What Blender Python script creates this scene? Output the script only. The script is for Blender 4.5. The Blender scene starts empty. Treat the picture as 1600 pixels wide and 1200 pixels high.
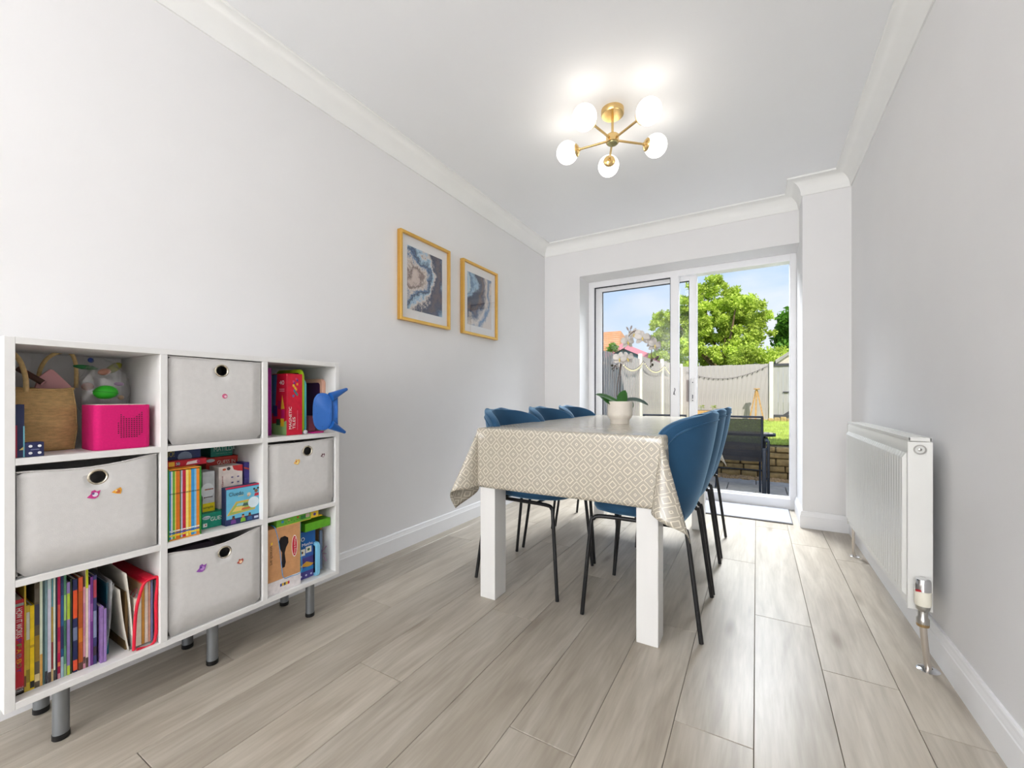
import bpy, bmesh, math, random
from mathutils import Vector, Matrix, noise
random.seed(7)
sc = bpy.context.scene
COL = sc.collection
PI = math.pi
# ------------------------------------------------------------------ camera
F_PX, CX, HY, VX, EYE = 651.0, 800.0, 621.0, 1182.0, 0.90
YAW = math.atan((VX - CX) / F_PX)
cd = bpy.data.cameras.new('camera'); cam = bpy.data.objects.new('camera', cd); COL.objects.link(cam)
cd.sensor_width = 36.0; cd.lens = 36.0 * F_PX / 1600.0
cd.shift_y = (HY - 600.0) / 1600.0
cd.clip_start = 0.02; cd.clip_end = 300
cam.location = (0, 0, EYE); cam.rotation_euler = (PI/2, 0, YAW)
sc.camera = cam
# ------------------------------------------------------------------ look
vs = sc.view_settings
vs.view_transform = 'Standard'; vs.look = 'None'; vs.gamma = 1.0; vs.use_curve_mapping = False
EXPOSURE = 1.0
vs.exposure = EXPOSURE
SKY = 0.54; SUN = 2.6; REAR = 52.0; UP_FILL = 60.0; GLOBE = 2.1; DOOR_FILL = 76.0
# ------------------------------------------------------------------ sky
w = bpy.data.worlds.new('world'); sc.world = w; w.use_nodes = True
nt = w.node_tree; nt.nodes.clear()
def N(t, **k):
    n = nt.nodes.new(t)
    for a, b in k.items(): setattr(n, a, b)
    return n
out = N('ShaderNodeOutputWorld'); bg = N('ShaderNodeBackground'); tc = N('ShaderNodeTexCoord')
sep = N('ShaderNodeSeparateXYZ'); ramp = N('ShaderNodeValToRGB')
nt.links.new(tc.outputs['Generated'], sep.inputs[0]); nt.links.new(sep.outputs['Z'], ramp.inputs[0])
cr = ramp.color_ramp
cr.elements[0].position = 0.0; cr.elements[0].color = (0.80, 0.87, 0.97, 1)
cr.elements[1].position = 0.75; cr.elements[1].color = (0.20, 0.38, 0.80, 1)
e = cr.elements.new(0.12); e.color = (0.70, 0.82, 0.97, 1)
e = cr.elements.new(0.30); e.color = (0.47, 0.67, 0.95, 1)
mp = N('ShaderNodeMapping'); mp.inputs['Scale'].default_value = (2.2, 2.2, 7.0)
ns = N('ShaderNodeTexNoise'); ns.inputs['Scale'].default_value = 2.0; ns.inputs['Detail'].default_value = 6
nt.links.new(tc.outputs['Generated'], mp.inputs[0]); nt.links.new(mp.outputs[0], ns.inputs['Vector'])
r2 = N('ShaderNodeValToRGB'); r2.color_ramp.elements[0].position = 0.45; r2.color_ramp.elements[1].position = 0.8
nt.links.new(ns.outputs['Fac'], r2.inputs[0])
mx = N('ShaderNodeMixRGB'); mx.inputs['Color2'].default_value = (0.92, 0.94, 0.97, 1)
nt.links.new(r2.outputs[0], mx.inputs['Fac']); nt.links.new(ramp.outputs[0], mx.inputs['Color1'])
nt.links.new(mx.outputs[0], bg.inputs['Color']); bg.inputs['Strength'].default_value = SKY
nt.links.new(bg.outputs[0], out.inputs[0])
# ------------------------------------------------------------------ sun, door portal and added fill lamps
sd = bpy.data.lights.new('sun', 'SUN'); sd.energy = SUN; sd.angle = math.radians(0.6); sd.color = (1.0, 0.95, 0.86)
so = bpy.data.objects.new('sun', sd); COL.objects.link(so)
sdir = Vector((0.42, -0.72, 0.82)).normalized()
so.rotation_euler = sdir.to_track_quat('Z', 'Y').to_euler(); so.location = (3, -4, 8)
def area(name, loc, look, sx, sy, energy, color):
    d = bpy.data.lights.new(name, 'AREA'); d.shape = 'RECTANGLE'; d.size = sx; d.size_y = sy; d.energy = energy; d.color = color
    o = bpy.data.objects.new(name, d); COL.objects.link(o); o.location = loc
    o.rotation_euler = Vector(look).to_track_quat('-Z', 'Y').to_euler(); return o
area('rear_fill', (-0.64, -5.08, 1.35), (0, 1, 0), 2.1, 1.7, REAR, (0.985, 0.99, 1.0))  # added fill lamp behind the camera, no source is seen there
area('patio_door_fill', (-0.45, 5.4, 3.5), (0, -0.72, -0.70), 1.7, 1.7, DOOR_FILL, (0.93, 0.97, 1.0)).data.spread = math.radians(78)  # added fill lamp above the door, out of view, brightens the room
area('patio_door_portal', (-0.6, 4.22, 1.05), (0, -1, 0), 1.75, 2.05, 1.0, (1, 1, 1)).data.cycles.is_portal = True

area('rear_up_fill', (-0.6, -2.9, 1.3), (0, 0.2, 1), 1.6, 1.2, UP_FILL, (0.99, 0.99, 1.0))  # added upward lamp, lifts the ceiling by bounce, no such fitting is seen
# ================================================================== helpers
def lin(c):
    c = c / 255.0
    return c / 12.92 if c <= 0.04045 else ((c + 0.055) / 1.055) ** 2.4
def rgb(t): return (lin(t[0]), lin(t[1]), lin(t[2]), 1)
MATS = {}
def mat(name, c, rough=0.5, metal=0.0, var=0.06, scale=8.0, bump=0.0, bscale=200.0, coat=0.0, sheen=0.0, spec=0.5, emit=None, trans=0.0, alpha=1.0, ior=1.45, stretch=None, raw=False):
    if name in MATS: return MATS[name]
    m = bpy.data.materials.new(name); m.use_nodes = True; t = m.node_tree; b = t.nodes['Principled BSDF']
    base = c if raw else rgb(c)
    co = t.nodes.new('ShaderNodeTexCoord')
    vec = co.outputs['Object']
    if stretch:
        mpp = t.nodes.new('ShaderNodeMapping'); mpp.inputs['Scale'].default_value = stretch
        t.links.new(vec, mpp.inputs[0]); vec = mpp.outputs[0]
    n = t.nodes.new('ShaderNodeTexNoise'); n.inputs['Scale'].default_value = scale; n.inputs['Detail'].default_value = 4
    t.links.new(vec, n.inputs['Vector'])
    r = t.nodes.new('ShaderNodeValToRGB')
    lo = tuple(max(0, x * (1 - var)) for x in base[:3]) + (1,); hi = tuple(min(1, x * (1 + var)) for x in base[:3]) + (1,)
    r.color_ramp.elements[0].color = lo; r.color_ramp.elements[1].color = hi
    r.color_ramp.elements[0].position = 0.3; r.color_ramp.elements[1].position = 0.7
    t.links.new(n.outputs['Fac'], r.inputs[0]); t.links.new(r.outputs[0], b.inputs['Base Color'])
    b.inputs['Roughness'].default_value = rough; b.inputs['Metallic'].default_value = metal
    b.inputs['Specular IOR Level'].default_value = spec
    b.inputs['Coat Weight'].default_value = coat; b.inputs['Sheen Weight'].default_value = sheen
    b.inputs['IOR'].default_value = ior
    if trans: b.inputs['Transmission Weight'].default_value = trans
    if alpha < 1: b.inputs['Alpha'].default_value = alpha
    if emit:
        b.inputs['Emission Color'].default_value = rgb(emit[0]); b.inputs['Emission Strength'].default_value = emit[1]
    if bump:
        n2 = t.nodes.new('ShaderNodeTexNoise'); n2.inputs['Scale'].default_value = bscale
        t.links.new(vec, n2.inputs['Vector'])
        bp = t.nodes.new('ShaderNodeBump'); bp.inputs['Strength'].default_value = bump; bp.inputs['Distance'].default_value = 0.002
        t.links.new(n2.outputs['Fac'], bp.inputs['Height']); t.links.new(bp.outputs[0], b.inputs['Normal'])
    MATS[name] = m; return m
def glass(name, tint=(1, 1, 1), base_=0.016):
    m = bpy.data.materials.new(name); m.use_nodes = True; t = m.node_tree; t.nodes.clear()
    o = t.nodes.new('ShaderNodeOutputMaterial'); tr = t.nodes.new('ShaderNodeBsdfTransparent'); gl = t.nodes.new('ShaderNodeBsdfGlossy')
    tr.inputs[0].default_value = (*tint, 1); gl.inputs['Roughness'].default_value = 0.02
    lw = t.nodes.new('ShaderNodeLayerWeight'); pw = t.nodes.new('ShaderNodeMath'); pw.operation = 'POWER'; pw.inputs[1].default_value = 5.0
    ma = t.nodes.new('ShaderNodeMath'); ma.operation = 'MULTIPLY_ADD'; ma.inputs[1].default_value = 0.9; ma.inputs[2].default_value = base_
    t.links.new(lw.outputs['Facing'], pw.inputs[0]); t.links.new(pw.outputs[0], ma.inputs[0])
    mxx = t.nodes.new('ShaderNodeMixShader'); t.links.new(ma.outputs[0], mxx.inputs[0]); t.links.new(tr.outputs[0], mxx.inputs[1]); t.links.new(gl.outputs[0], mxx.inputs[2])
    t.links.new(mxx.outputs[0], o.inputs[0]); MATS[name] = m; return m
def world_loc(o):
    v = Vector((0, 0, 0))
    while o is not None: v += o.location; o = o.parent
    return v
def tag(o, label=None, cat=None, group=None, kind=None):
    if label: o['label'] = label
    if cat: o['category'] = cat
    if group: o['group'] = group
    if kind: o['kind'] = kind
    return o
class MB:
    """collects shapes; build() links them as ONE mesh object"""
    def __init__(s): s.bm = bmesh.new(); s.uv = None
    def mark(s, verts, mi):
        for f in {f for v in verts for f in v.link_faces}: f.material_index = mi
    def box(s, x0, x1, y0, y1, z0, z1, mi=0, bev=0.0, seg=1):
        if x0 > x1: x0, x1 = x1, x0
        if y0 > y1: y0, y1 = y1, y0
        if z0 > z1: z0, z1 = z1, z0
        vs_ = [s.bm.verts.new((x, y, z)) for x in (x0, x1) for y in (y0, y1) for z in (z0, z1)]
        q = [(0, 1, 3, 2), (4, 6, 7, 5), (0, 4, 5, 1), (2, 3, 7, 6), (0, 2, 6, 4), (1, 5, 7, 3)]
        fs = [s.bm.faces.new([vs_[i] for i in f]) for f in q]
        for f in fs: f.material_index = mi
        if bev > 0:
            bev = min(bev, 0.49 * min(x1 - x0, y1 - y0, z1 - z0))
            es = list({e_ for f in fs for e_ in f.edges})
            r = bmesh.ops.bevel(s.bm, geom=es, offset=bev, segments=seg, profile=0.5, affect='EDGES')
            for f in r['faces']: f.material_index = mi
        return s
    def obox(s, c, ax, ay, az, mi=0, bev=0.0, seg=1):
        """box from centre and three half-axis vectors"""
        c = Vector(c); ax, ay, az = Vector(ax), Vector(ay), Vector(az)
        vs_ = [s.bm.verts.new(c + ax * i + ay * j + az * k) for i in (-1, 1) for j in (-1, 1) for k in (-1, 1)]
        q = [(0, 1, 3, 2), (4, 6, 7, 5), (0, 4, 5, 1), (2, 3, 7, 6), (0, 2, 6, 4), (1, 5, 7, 3)]
        fs = [s.bm.faces.new([vs_[i] for i in f]) for f in q]
        for f in fs: f.material_index = mi
        if bev > 0:
            r = bmesh.ops.bevel(s.bm, geom=list({e_ for f in fs for e_ in f.edges}), offset=bev, segments=seg, profile=0.5, affect='EDGES')
            for f in r['faces']: f.material_index = mi
        return s
    def tube(s, pts, r, n=10, mi=0, caps=True, sub=0):
        pts = [Vector(p) for p in pts]
        if sub: pts = smooth_path(pts, sub)
        rr = r if isinstance(r, (list, tuple)) else [r] * len(pts)
        if len(rr) != len(pts): rr = [rr[min(len(rr) - 1, int(i * len(rr) / len(pts)))] for i in range(len(pts))]
        rings = []; prev = None
        for i, p in enumerate(pts):
            d = (pts[min(i + 1, len(pts) - 1)] - pts[max(i - 1, 0)])
            if d.length < 1e-9: d = Vector((0, 0, 1))
            d.normalize()
            if prev is None: u = d.orthogonal().normalized()
            else:
                u = prev - d * prev.dot(d); u = u.normalized() if u.length > 1e-6 else d.orthogonal().normalized()
            prev = u; v = d.cross(u)
            rings.append([s.bm.verts.new(p + (u * math.cos(a) + v * math.sin(a)) * rr[i]) for a in [2 * PI * k / n for k in range(n)]])
        for a, b in zip(rings, rings[1:]):
            for k in range(n):
                f = s.bm.faces.new((a[k], a[(k + 1) % n], b[(k + 1) % n], b[k])); f.material_index = mi
        if caps:
            f = s.bm.faces.new(rings[0][::-1]); f.material_index = mi
            f = s.bm.faces.new(rings[-1]); f.material_index = mi
        return s
    def lathe(s, prof, c=(0, 0, 0), axis=(0, 0, 1), n=24, mi=0):
        """prof: list of (radius, height along axis)"""
        c = Vector(c); d = Vector(axis).normalized(); u = d.orthogonal().normalized(); v = d.cross(u); rings = []
        for r, h in prof:
            if r < 1e-6: rings.append([s.bm.verts.new(c + d * h)])
            else: rings.append([s.bm.verts.new(c + d * h + (u * math.cos(a) + v * math.sin(a)) * r) for a in [2 * PI * k / n for k in range(n)]])
        for a, b in zip(rings, rings[1:]):
            for k in range(n):
                k2 = (k + 1) % n
                if len(a) == 1 and len(b) == 1: continue
                if len(a) == 1: vv = (a[0], b[k2], b[k])
                elif len(b) == 1: vv = (a[k], a[k2], b[0])
                else: vv = (a[k], a[k2], b[k2], b[k])
                f = s.bm.faces.new(vv); f.material_index = mi
        return s
    def ball(s, c, rx, ry=None, rz=None, n=16, mi=0, rot=None):
        ry = ry or rx; rz = rz or rx
        r = bmesh.ops.create_uvsphere(s.bm, u_segments=n, v_segments=max(6, n // 2), radius=1.0)
        M_ = Matrix.Diagonal((rx, ry, rz, 1))
        if rot is not None: M_ = rot.to_4x4() @ M_
        for v in r['verts']: v.co = (M_ @ v.co) + Vector(c)
        s.mark(r['verts'], mi); return s
    def prism(s, poly, d, mi=0, bev=0.0, seg=2):
        """poly: list of 3-D points, d: extrusion vector"""
        d = Vector(d); a = [s.bm.verts.new(Vector(p)) for p in poly]; b = [s.bm.verts.new(Vector(p) + d) for p in poly]
        n = len(a); fs = [s.bm.faces.new(a[::-1]), s.bm.faces.new(b)]
        for k in range(n): fs.append(s.bm.faces.new((a[k], a[(k + 1) % n], b[(k + 1) % n], b[k])))
        for f in fs: f.material_index = mi
        if bev > 0:
            es = list(fs[0].edges) + list(fs[1].edges)
            r = bmesh.ops.bevel(s.bm, geom=es, offset=bev, segments=seg, profile=0.5, affect='EDGES')
            for f in r['faces']: f.material_index = mi
        return s
    def grid(s, fn, nu, nv, mi=0, uvfn=None, flip=False):
        g = [[s.bm.verts.new(fn(i / nu, j / nv)) for j in range(nv + 1)] for i in range(nu + 1)]
        if uvfn and s.uv is None: s.uv = s.bm.loops.layers.uv.new('UVMap')
        for i in range(nu):
            for j in range(nv):
                q = [(i, j), (i + 1, j), (i + 1, j + 1), (i, j + 1)]
                if flip: q = q[::-1]
                try: f = s.bm.faces.new([g[a][b] for a, b in q])
                except ValueError: continue
                f.material_index = mi
                if uvfn:
                    for lp, (a, b) in zip(f.loops, q): lp[s.uv].uv = uvfn(a / nu, b / nv)
        return g
    def sweep(s, path, prof, mi=0, closed=False):
        """horizontal mitred sweep: path of (x,y), prof of (out, z); out is to the right of travel"""
        P = [Vector((p[0], p[1])) for p in path]; rings = []
        for i, p in enumerate(P):
            d1 = (P[i] - P[i - 1]).normalized() if i > 0 else (P[1] - P[0]).normalized()
            d2 = (P[i + 1] - P[i]).normalized() if i < len(P) - 1 else d1
            n1 = Vector((d1.y, -d1.x)); n2 = Vector((d2.y, -d2.x)); m_ = (n1 + n2)
            m_ = m_ / (m_.dot(n1)) if m_.length > 1e-6 else n1
            rings.append([s.bm.verts.new((p.x + m_.x * o_, p.y + m_.y * o_, z_)) for o_, z_ in prof])
        n = len(prof)
        for a, b in zip(rings, rings[1:]):
            for k in range(n):
                f = s.bm.faces.new((a[k], b[k], b[(k + 1) % n], a[(k + 1) % n])); f.material_index = mi
        s.bm.faces.new(rings[0]); s.bm.faces.new(rings[-1][::-1]); return s
    def build(s, name, mats, parent=None, smooth=None, local=False, normals=True):
        if normals: bmesh.ops.recalc_face_normals(s.bm, faces=s.bm.faces)
        if parent is not None and not local:
            off = world_loc(parent); bmesh.ops.translate(s.bm, verts=s.bm.verts, vec=-off)
        me = bpy.data.meshes.new(name); s.bm.to_mesh(me); s.bm.free()
        for m_ in (mats if isinstance(mats, (list, tuple)) else [mats]): me.materials.append(m_)
        if smooth is not None:
            me.polygons.foreach_set('use_smooth', [True] * len(me.polygons))
            me.set_sharp_from_angle(angle=math.radians(smooth))
        o = bpy.data.objects.new(name, me); COL.objects.link(o)
        if parent is not None: o.parent = parent
        return o
def smooth_path(pts, sub):
    outp = []
    n = len(pts)
    for i in range(n - 1):
        p0, p1, p2, p3 = pts[max(i - 1, 0)], pts[i], pts[i + 1], pts[min(i + 2, n - 1)]
        for k in range(sub):
            t = k / sub; t2, t3 = t * t, t * t * t
            outp.append(0.5 * ((2 * p1) + (-p0 + p2) * t + (2 * p0 - 5 * p1 + 4 * p2 - p3) * t2 + (-p0 + 3 * p1 - 3 * p2 + p3) * t3))
    outp.append(pts[-1]); return outp
def thing(name, label, cat, loc=(0, 0, 0), group=None):
    o = bpy.data.objects.new(name, None); o.empty_display_size = 0.05; COL.objects.link(o); o.location = loc
    return tag(o, label, cat, group)
def dup(root, loc=None, rotz=None, label=None, group=None):
    r = root.copy(); COL.objects.link(r)
    if loc is not None: r.location = loc
    if rotz is not None: r.rotation_euler = (0, 0, rotz)
    if label: r['label'] = label
    if group: r['group'] = group
    for ch in list(root.children):
        c = ch.copy(); COL.objects.link(c); c.parent = r
        for g in list(ch.children):
            d = g.copy(); COL.objects.link(d); d.parent = c
    return r
# flat print and lettering ------------------------------------------------
XP = (Vector((0, 1, 0)), Vector((0, 0, 1)), Vector((1, 0, 0)))      # facing +x, reading along +y
def text(s, org, basis, w_, h_, parent, m, rot=0, name='lettering', depth=0.0004):
    """lettering fitted in a w_ x h_ box whose lower-left corner is org; rot turns it about its centre"""
    cu = bpy.data.curves.new('t', 'FONT'); cu.body = s; cu.extrude = 0; cu.offset = 0.0
    to = bpy.data.objects.new('t', cu); COL.objects.link(to)
    bpy.context.view_layer.update()
    me = bpy.data.meshes.new_from_object(to.evaluated_get(bpy.context.evaluated_depsgraph_get()))
    bpy.data.objects.remove(to); bpy.data.curves.remove(cu)
    xs = [v.co.x for v in me.vertices]; ys = [v.co.y for v in me.vertices]
    if not xs: return None
    x0, x1, y0, y1 = min(xs), max(xs), min(ys), max(ys)
    ex, ey, ez = basis; ca, sa = math.cos(rot), math.sin(rot); off = world_loc(parent)
    for v in me.vertices:
        a = (v.co.x - x0) / (x1 - x0) - 0.5; b = (v.co.y - y0) / (y1 - y0) - 0.5
        a *= w_; b *= h_
        a, b = a * ca - b * sa, a * sa + b * ca
        c = Vector(org) + ex * (a + 0.5 * (w_ if rot == 0 else h_)) + ey * (b + 0.5 * (h_ if rot == 0 else w_)) + ez * depth
        v.co = c - off
    me.name = name; me.materials.append(m)
    o = bpy.data.objects.new(name, me); COL.objects.link(o); o.parent = parent; return o
def prints(shapes, org, basis, parent, name='cover_print', depth=0.0003):
    """thin printed patches: each shape is (material, [(u,v)...])"""
    mb = MB(); ms = []; ex, ey, ez = basis
    for k, (m, poly) in enumerate(shapes):
        if m not in ms: ms.append(m)
        vs_ = [mb.bm.verts.new(Vector(org) + ex * u + ey * v + ez * (depth * (1 + 0.5 * k))) for u, v in poly]
        f = mb.bm.faces.new(vs_); f.material_index = ms.index(m)
    return mb.build(name, ms, parent, normals=False)
def rect(u0, v0, u1, v1): return [(u0, v0), (u1, v0), (u1, v1), (u0, v1)]
def disc(u, v, r, n=12, ry=None): return [(u + r * math.cos(2 * PI * k / n), v + (ry or r) * math.sin(2 * PI * k / n)) for k in range(n)]
# a point on a plane x = X as seen from the room's doorway, used to read shelf positions off the photograph
def S(px, py, X):
    dx = -math.sin(YAW) * F_PX + math.cos(YAW) * (px - CX); dy = math.cos(YAW) * F_PX + math.sin(YAW) * (px - CX)
    t = X / dx; return dy * t, EYE + (HY - py) * t

# ================================================================== materials
white_paint = mat('white_paint', (238, 238, 236), 0.45, var=0.01)
wall_paint = mat('wall_paint', (232, 231, 231), 0.85, var=0.012, scale=3, bump=0.06, bscale=350)
ceiling_paint = mat('ceiling_paint', (245, 246, 248), 0.9, var=0.008, scale=2)
coving_white = mat('coving_white', (240, 240, 238), 0.7, var=0.01)
skirting_white = mat('skirting_white', (240, 240, 241), 0.35, var=0.01)
upvc = mat('white_upvc', (241, 241, 243), 0.3, var=0.008)
seal = mat('dark_rubber_seal', (38, 42, 50), 0.6)
steel = mat('brushed_steel', (190, 188, 184), 0.28, metal=1.0, var=0.05)
chrome = mat('chrome', (225, 225, 228), 0.12, metal=1.0, var=0.02)
black_metal = mat('black_metal', (22, 22, 24), 0.42, var=0.1)
clear_glass = glass('clear_glass'); picture_glass = glass('picture_glass', base_=0.045)
white_board = mat('white_melamine_board', (228, 227, 225), 0.42, var=0.015, scale=40)
dark_gap = mat('dark_interior', (30, 26, 26), 0.9)
grey_tube = mat('grey_metal_tube', (138, 142, 146), 0.42, metal=0.75, var=0.05)
black_plastic = mat('black_plastic', (20, 20, 22), 0.45, var=0.1)
bin_fabric = mat('white_fabric', (214, 212, 210), 0.9, var=0.03, scale=60, bump=0.35, bscale=700)
paper = mat('page_paper', (232, 226, 212), 0.85, var=0.06, scale=5, stretch=(1, 160, 1))
def plain(c, r=0.5, v=0.08): return mat('print_%d_%d_%d' % c, c, r, var=v, scale=25)

# ================================================================== setting
X0, X1, YB, YN, YR = -1.825, 0.542, 3.755, 3.51, -5.2     # left wall, right wall, end wall, nib front, rear wall
XD0, XD1, ZD, YF = -1.455, 0.275, 2.052, 4.00              # door opening and the plane of the door frame
ZC = 2.40
# floor planks
wood = bpy.data.materials.new('oak_laminate'); wood.use_nodes = True
t = wood.node_tree; b = t.nodes['Principled BSDF']; L = t.links.new
co = t.nodes.new('ShaderNodeTexCoord'); oi = t.nodes.new('ShaderNodeObjectInfo')
cmb = t.nodes.new('ShaderNodeCombineXYZ'); mu = t.nodes.new('ShaderNodeMath'); mu.operation = 'MULTIPLY'; mu.inputs[1].default_value = 37.0
L(oi.outputs['Random'], mu.inputs[0]); L(mu.outputs[0], cmb.inputs[0]); L(mu.outputs[0], cmb.inputs[1]); L(mu.outputs[0], cmb.inputs[2])
va = t.nodes.new('ShaderNodeVectorMath'); va.operation = 'ADD'; L(co.outputs['Object'], va.inputs[0]); L(cmb.outputs[0], va.inputs[1])
m1 = t.nodes.new('ShaderNodeMapping'); m1.inputs['Scale'].default_value = (13.0, 1.6, 1); L(va.outputs[0], m1.inputs[0])
n1 = t.nodes.new('ShaderNodeTexNoise'); n1.inputs['Scale'].default_value = 1.0; n1.inputs['Detail'].default_value = 5; n1.inputs['Distortion'].default_value = 1.2; L(m1.outputs[0], n1.inputs['Vector'])
m2 = t.nodes.new('ShaderNodeMapping'); m2.inputs['Scale'].default_value = (95.0, 7.0, 1); L(va.outputs[0], m2.inputs[0])
n2 = t.nodes.new('ShaderNodeTexNoise'); n2.inputs['Scale'].default_value = 1.0; n2.inputs['Detail'].default_value = 4; L(m2.outputs[0], n2.inputs['Vector'])
r1 = t.nodes.new('ShaderNodeValToRGB'); L(n1.outputs['Fac'], r1.inputs[0])
r1.color_ramp.elements[0].position = 0.25; r1.color_ramp.elements[0].color = rgb((156, 146, 132))
r1.color_ramp.elements[1].position = 0.72; r1.color_ramp.elements[1].color = rgb((189, 181, 168))
e = r1.color_ramp.elements.new(0.5); e.color = rgb((175, 166, 152))
r2_ = t.nodes.new('ShaderNodeValToRGB'); L(n2.outputs['Fac'], r2_.inputs[0])
r2_.color_ramp.elements[0].position = 0.3; r2_.color_ramp.elements[0].color = (0.90, 0.89, 0.88, 1); r2_.color_ramp.elements[1].position = 0.65; r2_.color_ramp.elements[1].color = (1.05, 1.05, 1.05, 1)
mm = t.nodes.new('ShaderNodeMixRGB'); mm.blend_type = 'MULTIPLY'; mm.inputs['Fac'].default_value = 1.0; L(r1.outputs[0], mm.inputs['Color1']); L(r2_.outputs[0], mm.inputs['Color2'])
# knots
m3 = t.nodes.new('ShaderNodeMapping'); m3.inputs['Scale'].default_value = (6.0, 1.6, 1); L(va.outputs[0], m3.inputs[0])
vo = t.nodes.new('ShaderNodeTexVoronoi'); vo.inputs['Scale'].default_value = 1.0; L(m3.outputs[0], vo.inputs['Vector'])
r3 = t.nodes.new('ShaderNodeValToRGB'); L(vo.outputs['Distance'], r3.inputs[0]); r3.color_ramp.elements[0].position = 0.03; r3.color_ramp.elements[0].color = (0.60, 0.55, 0.50, 1); r3.color_ramp.elements[1].position = 0.16; r3.color_ramp.elements[1].color = (1, 1, 1, 1)
m4 = t.nodes.new('ShaderNodeMixRGB'); m4.blend_type = 'MULTIPLY'; m4.inputs['Fac'].default_value = 0.95; L(mm.outputs[0], m4.inputs['Color1']); L(r3.outputs[0], m4.inputs['Color2'])
hs = t.nodes.new('ShaderNodeHueSaturation'); L(m4.outputs[0], hs.inputs['Color'])
mr = t.nodes.new('ShaderNodeMapRange'); mr.inputs['To Min'].default_value = 0.90; mr.inputs['To Max'].default_value = 1.08; L(oi.outputs['Random'], mr.inputs['Value']); L(mr.outputs[0], hs.inputs['Value'])
L(hs.outputs[0], b.inputs['Base Color']); b.inputs['Roughness'].default_value = 0.36; b.inputs['Specular IOR Level'].default_value = 0.55
bp = t.nodes.new('ShaderNodeBump'); bp.inputs['Strength'].default_value = 0.12; bp.inputs['Distance'].default_value = 0.001; L(n2.outputs['Fac'], bp.inputs['Height']); L(bp.outputs[0], b.inputs['Normal'])
floor = MB().box(X0, X1, YR, YF + 0.02, -0.12, -0.006).build('floor', mat('floor_underlay', (70, 62, 56), 0.9))
tag(floor, 'grey-brown oak laminate floor running the length of the dining room', 'floor', kind='structure')
PW, PL = 0.1925, 1.38
pcache = {}
def plank(xa, xb, ya, yb):
    key = (round(xb - xa, 3), round(yb - ya, 3))
    if key not in pcache:
        g = 0.0009
        o = MB().box(-key[0] / 2 + g, key[0] / 2 - g, -key[1] / 2 + g, key[1] / 2 - g, -0.0055, 0.0, bev=0.0011).build('plank', wood, floor, local=True)
        pcache[key] = o.data
    else:
        o = bpy.data.objects.new('plank', pcache[key]); COL.objects.link(o); o.parent = floor
    o.location = ((xa + xb) / 2, (ya + yb) / 2, 0)
row = -10
for i in range(-10, 4):
    xa = -0.006 + i * PW; xb = xa + PW
    xa, xb = max(xa, X0 + 0.002), min(xb, X1 - 0.002)
    if xb - xa < 0.01: continue
    off = {-1: 1.232, 1: 1.707, 0: 0.62, 2: 0.15, -2: 0.35, -3: 0.98}.get(i, (i * 0.53) % PL)
    y = off - PL * 6
    while y < YF:
        ya, yb = max(y, YR), min(y + PL, YF)
        if yb - ya > 0.02: plank(xa, xb, ya, yb)
        y += PL
# walls
T = 0.28
tag(MB().box(X0 - T, X0, YR - T, YB + 0.35, -0.12, ZC + 0.35).build('wall_left', wall_paint), 'pale grey left wall behind the white cube shelf', 'wall', kind='structure')
tag(MB().box(X1, X1 + T, YR - T, YB + 0.35, -0.12, ZC + 0.35).build('wall_right', wall_paint), 'pale grey right wall behind the radiator', 'wall', kind='structure')
mb = MB(); mb.box(X0, XD0, YB, YB + 0.35, -0.12, ZC + 0.35); mb.box(XD0, XD1, YB, YB + 0.35, ZD, ZC + 0.35); mb.box(XD1, X1, YN, YB + 0.35, -0.12, ZC + 0.35)
tag(mb.build('wall_back', wall_paint), 'pale end wall around the patio door with a short projecting nib', 'wall', kind='structure')
wx0, wx1, wz0, wz1 = -1.75, 0.45, 0.5, 2.2
mb = MB(); mb.box(X0, wx0, YR - T, YR, -0.12, ZC + 0.35); mb.box(wx1, X1, YR - T, YR, -0.12, ZC + 0.35); mb.box(wx0, wx1, YR - T, YR, -0.12, wz0); mb.box(wx0, wx1, YR - T, YR, wz1, ZC + 0.35)
tag(mb.build('wall_front', wall_paint), 'wall with a wide window behind the viewpoint', 'wall', kind='structure')
mb = MB()
for a, b_ in ((wx0, wx0 + 0.06), (wx1 - 0.06, wx1), (-0.68, -0.62)): mb.box(a, b_, YR - 0.12, YR - 0.06, wz0, wz1, bev=0.005)
mb.box(wx0, wx1, YR - 0.12, YR - 0.06, wz0, wz0 + 0.06, bev=0.005); mb.box(wx0, wx1, YR - 0.12, YR - 0.06, wz1 - 0.06, wz1, bev=0.005)
win = tag(mb.build('window_1', upvc), 'wide white window in the wall behind the viewpoint', 'window', kind='structure')
MB().box(wx0 + 0.05, wx1 - 0.05, YR - 0.095, YR - 0.085, wz0 + 0.05, wz1 - 0.05).build('pane', clear_glass, win)
tag(MB().box(X0 - T, X1 + T, YR - T, YB + 0.35, ZC, ZC + 0.3).build('ceiling', ceiling_paint), 'smooth white ceiling of the dining room', 'ceiling', kind='structure')
roof_m = mat('grey_roof_felt', (90, 88, 86), 0.9)
tag(MB().box(X0 - 2.0, X1 + 4.5, YR - 6, YB + 0.37, ZC + 0.30, ZC + 1.55).build('roof', roof_m), 'upper part of the house above the dining room', 'roof', kind='structure')
bm_ = mat('outer_house_wall', (176, 140, 118), 0.9, var=0.15, scale=20)
tag(MB().box(X1 + T, X1 + 4.5, YB + 0.05, YB + 0.35, -0.3, ZC + 0.3).build('wall_outer', bm_), 'brick outer house wall beside the patio door', 'wall', kind='structure')
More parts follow.
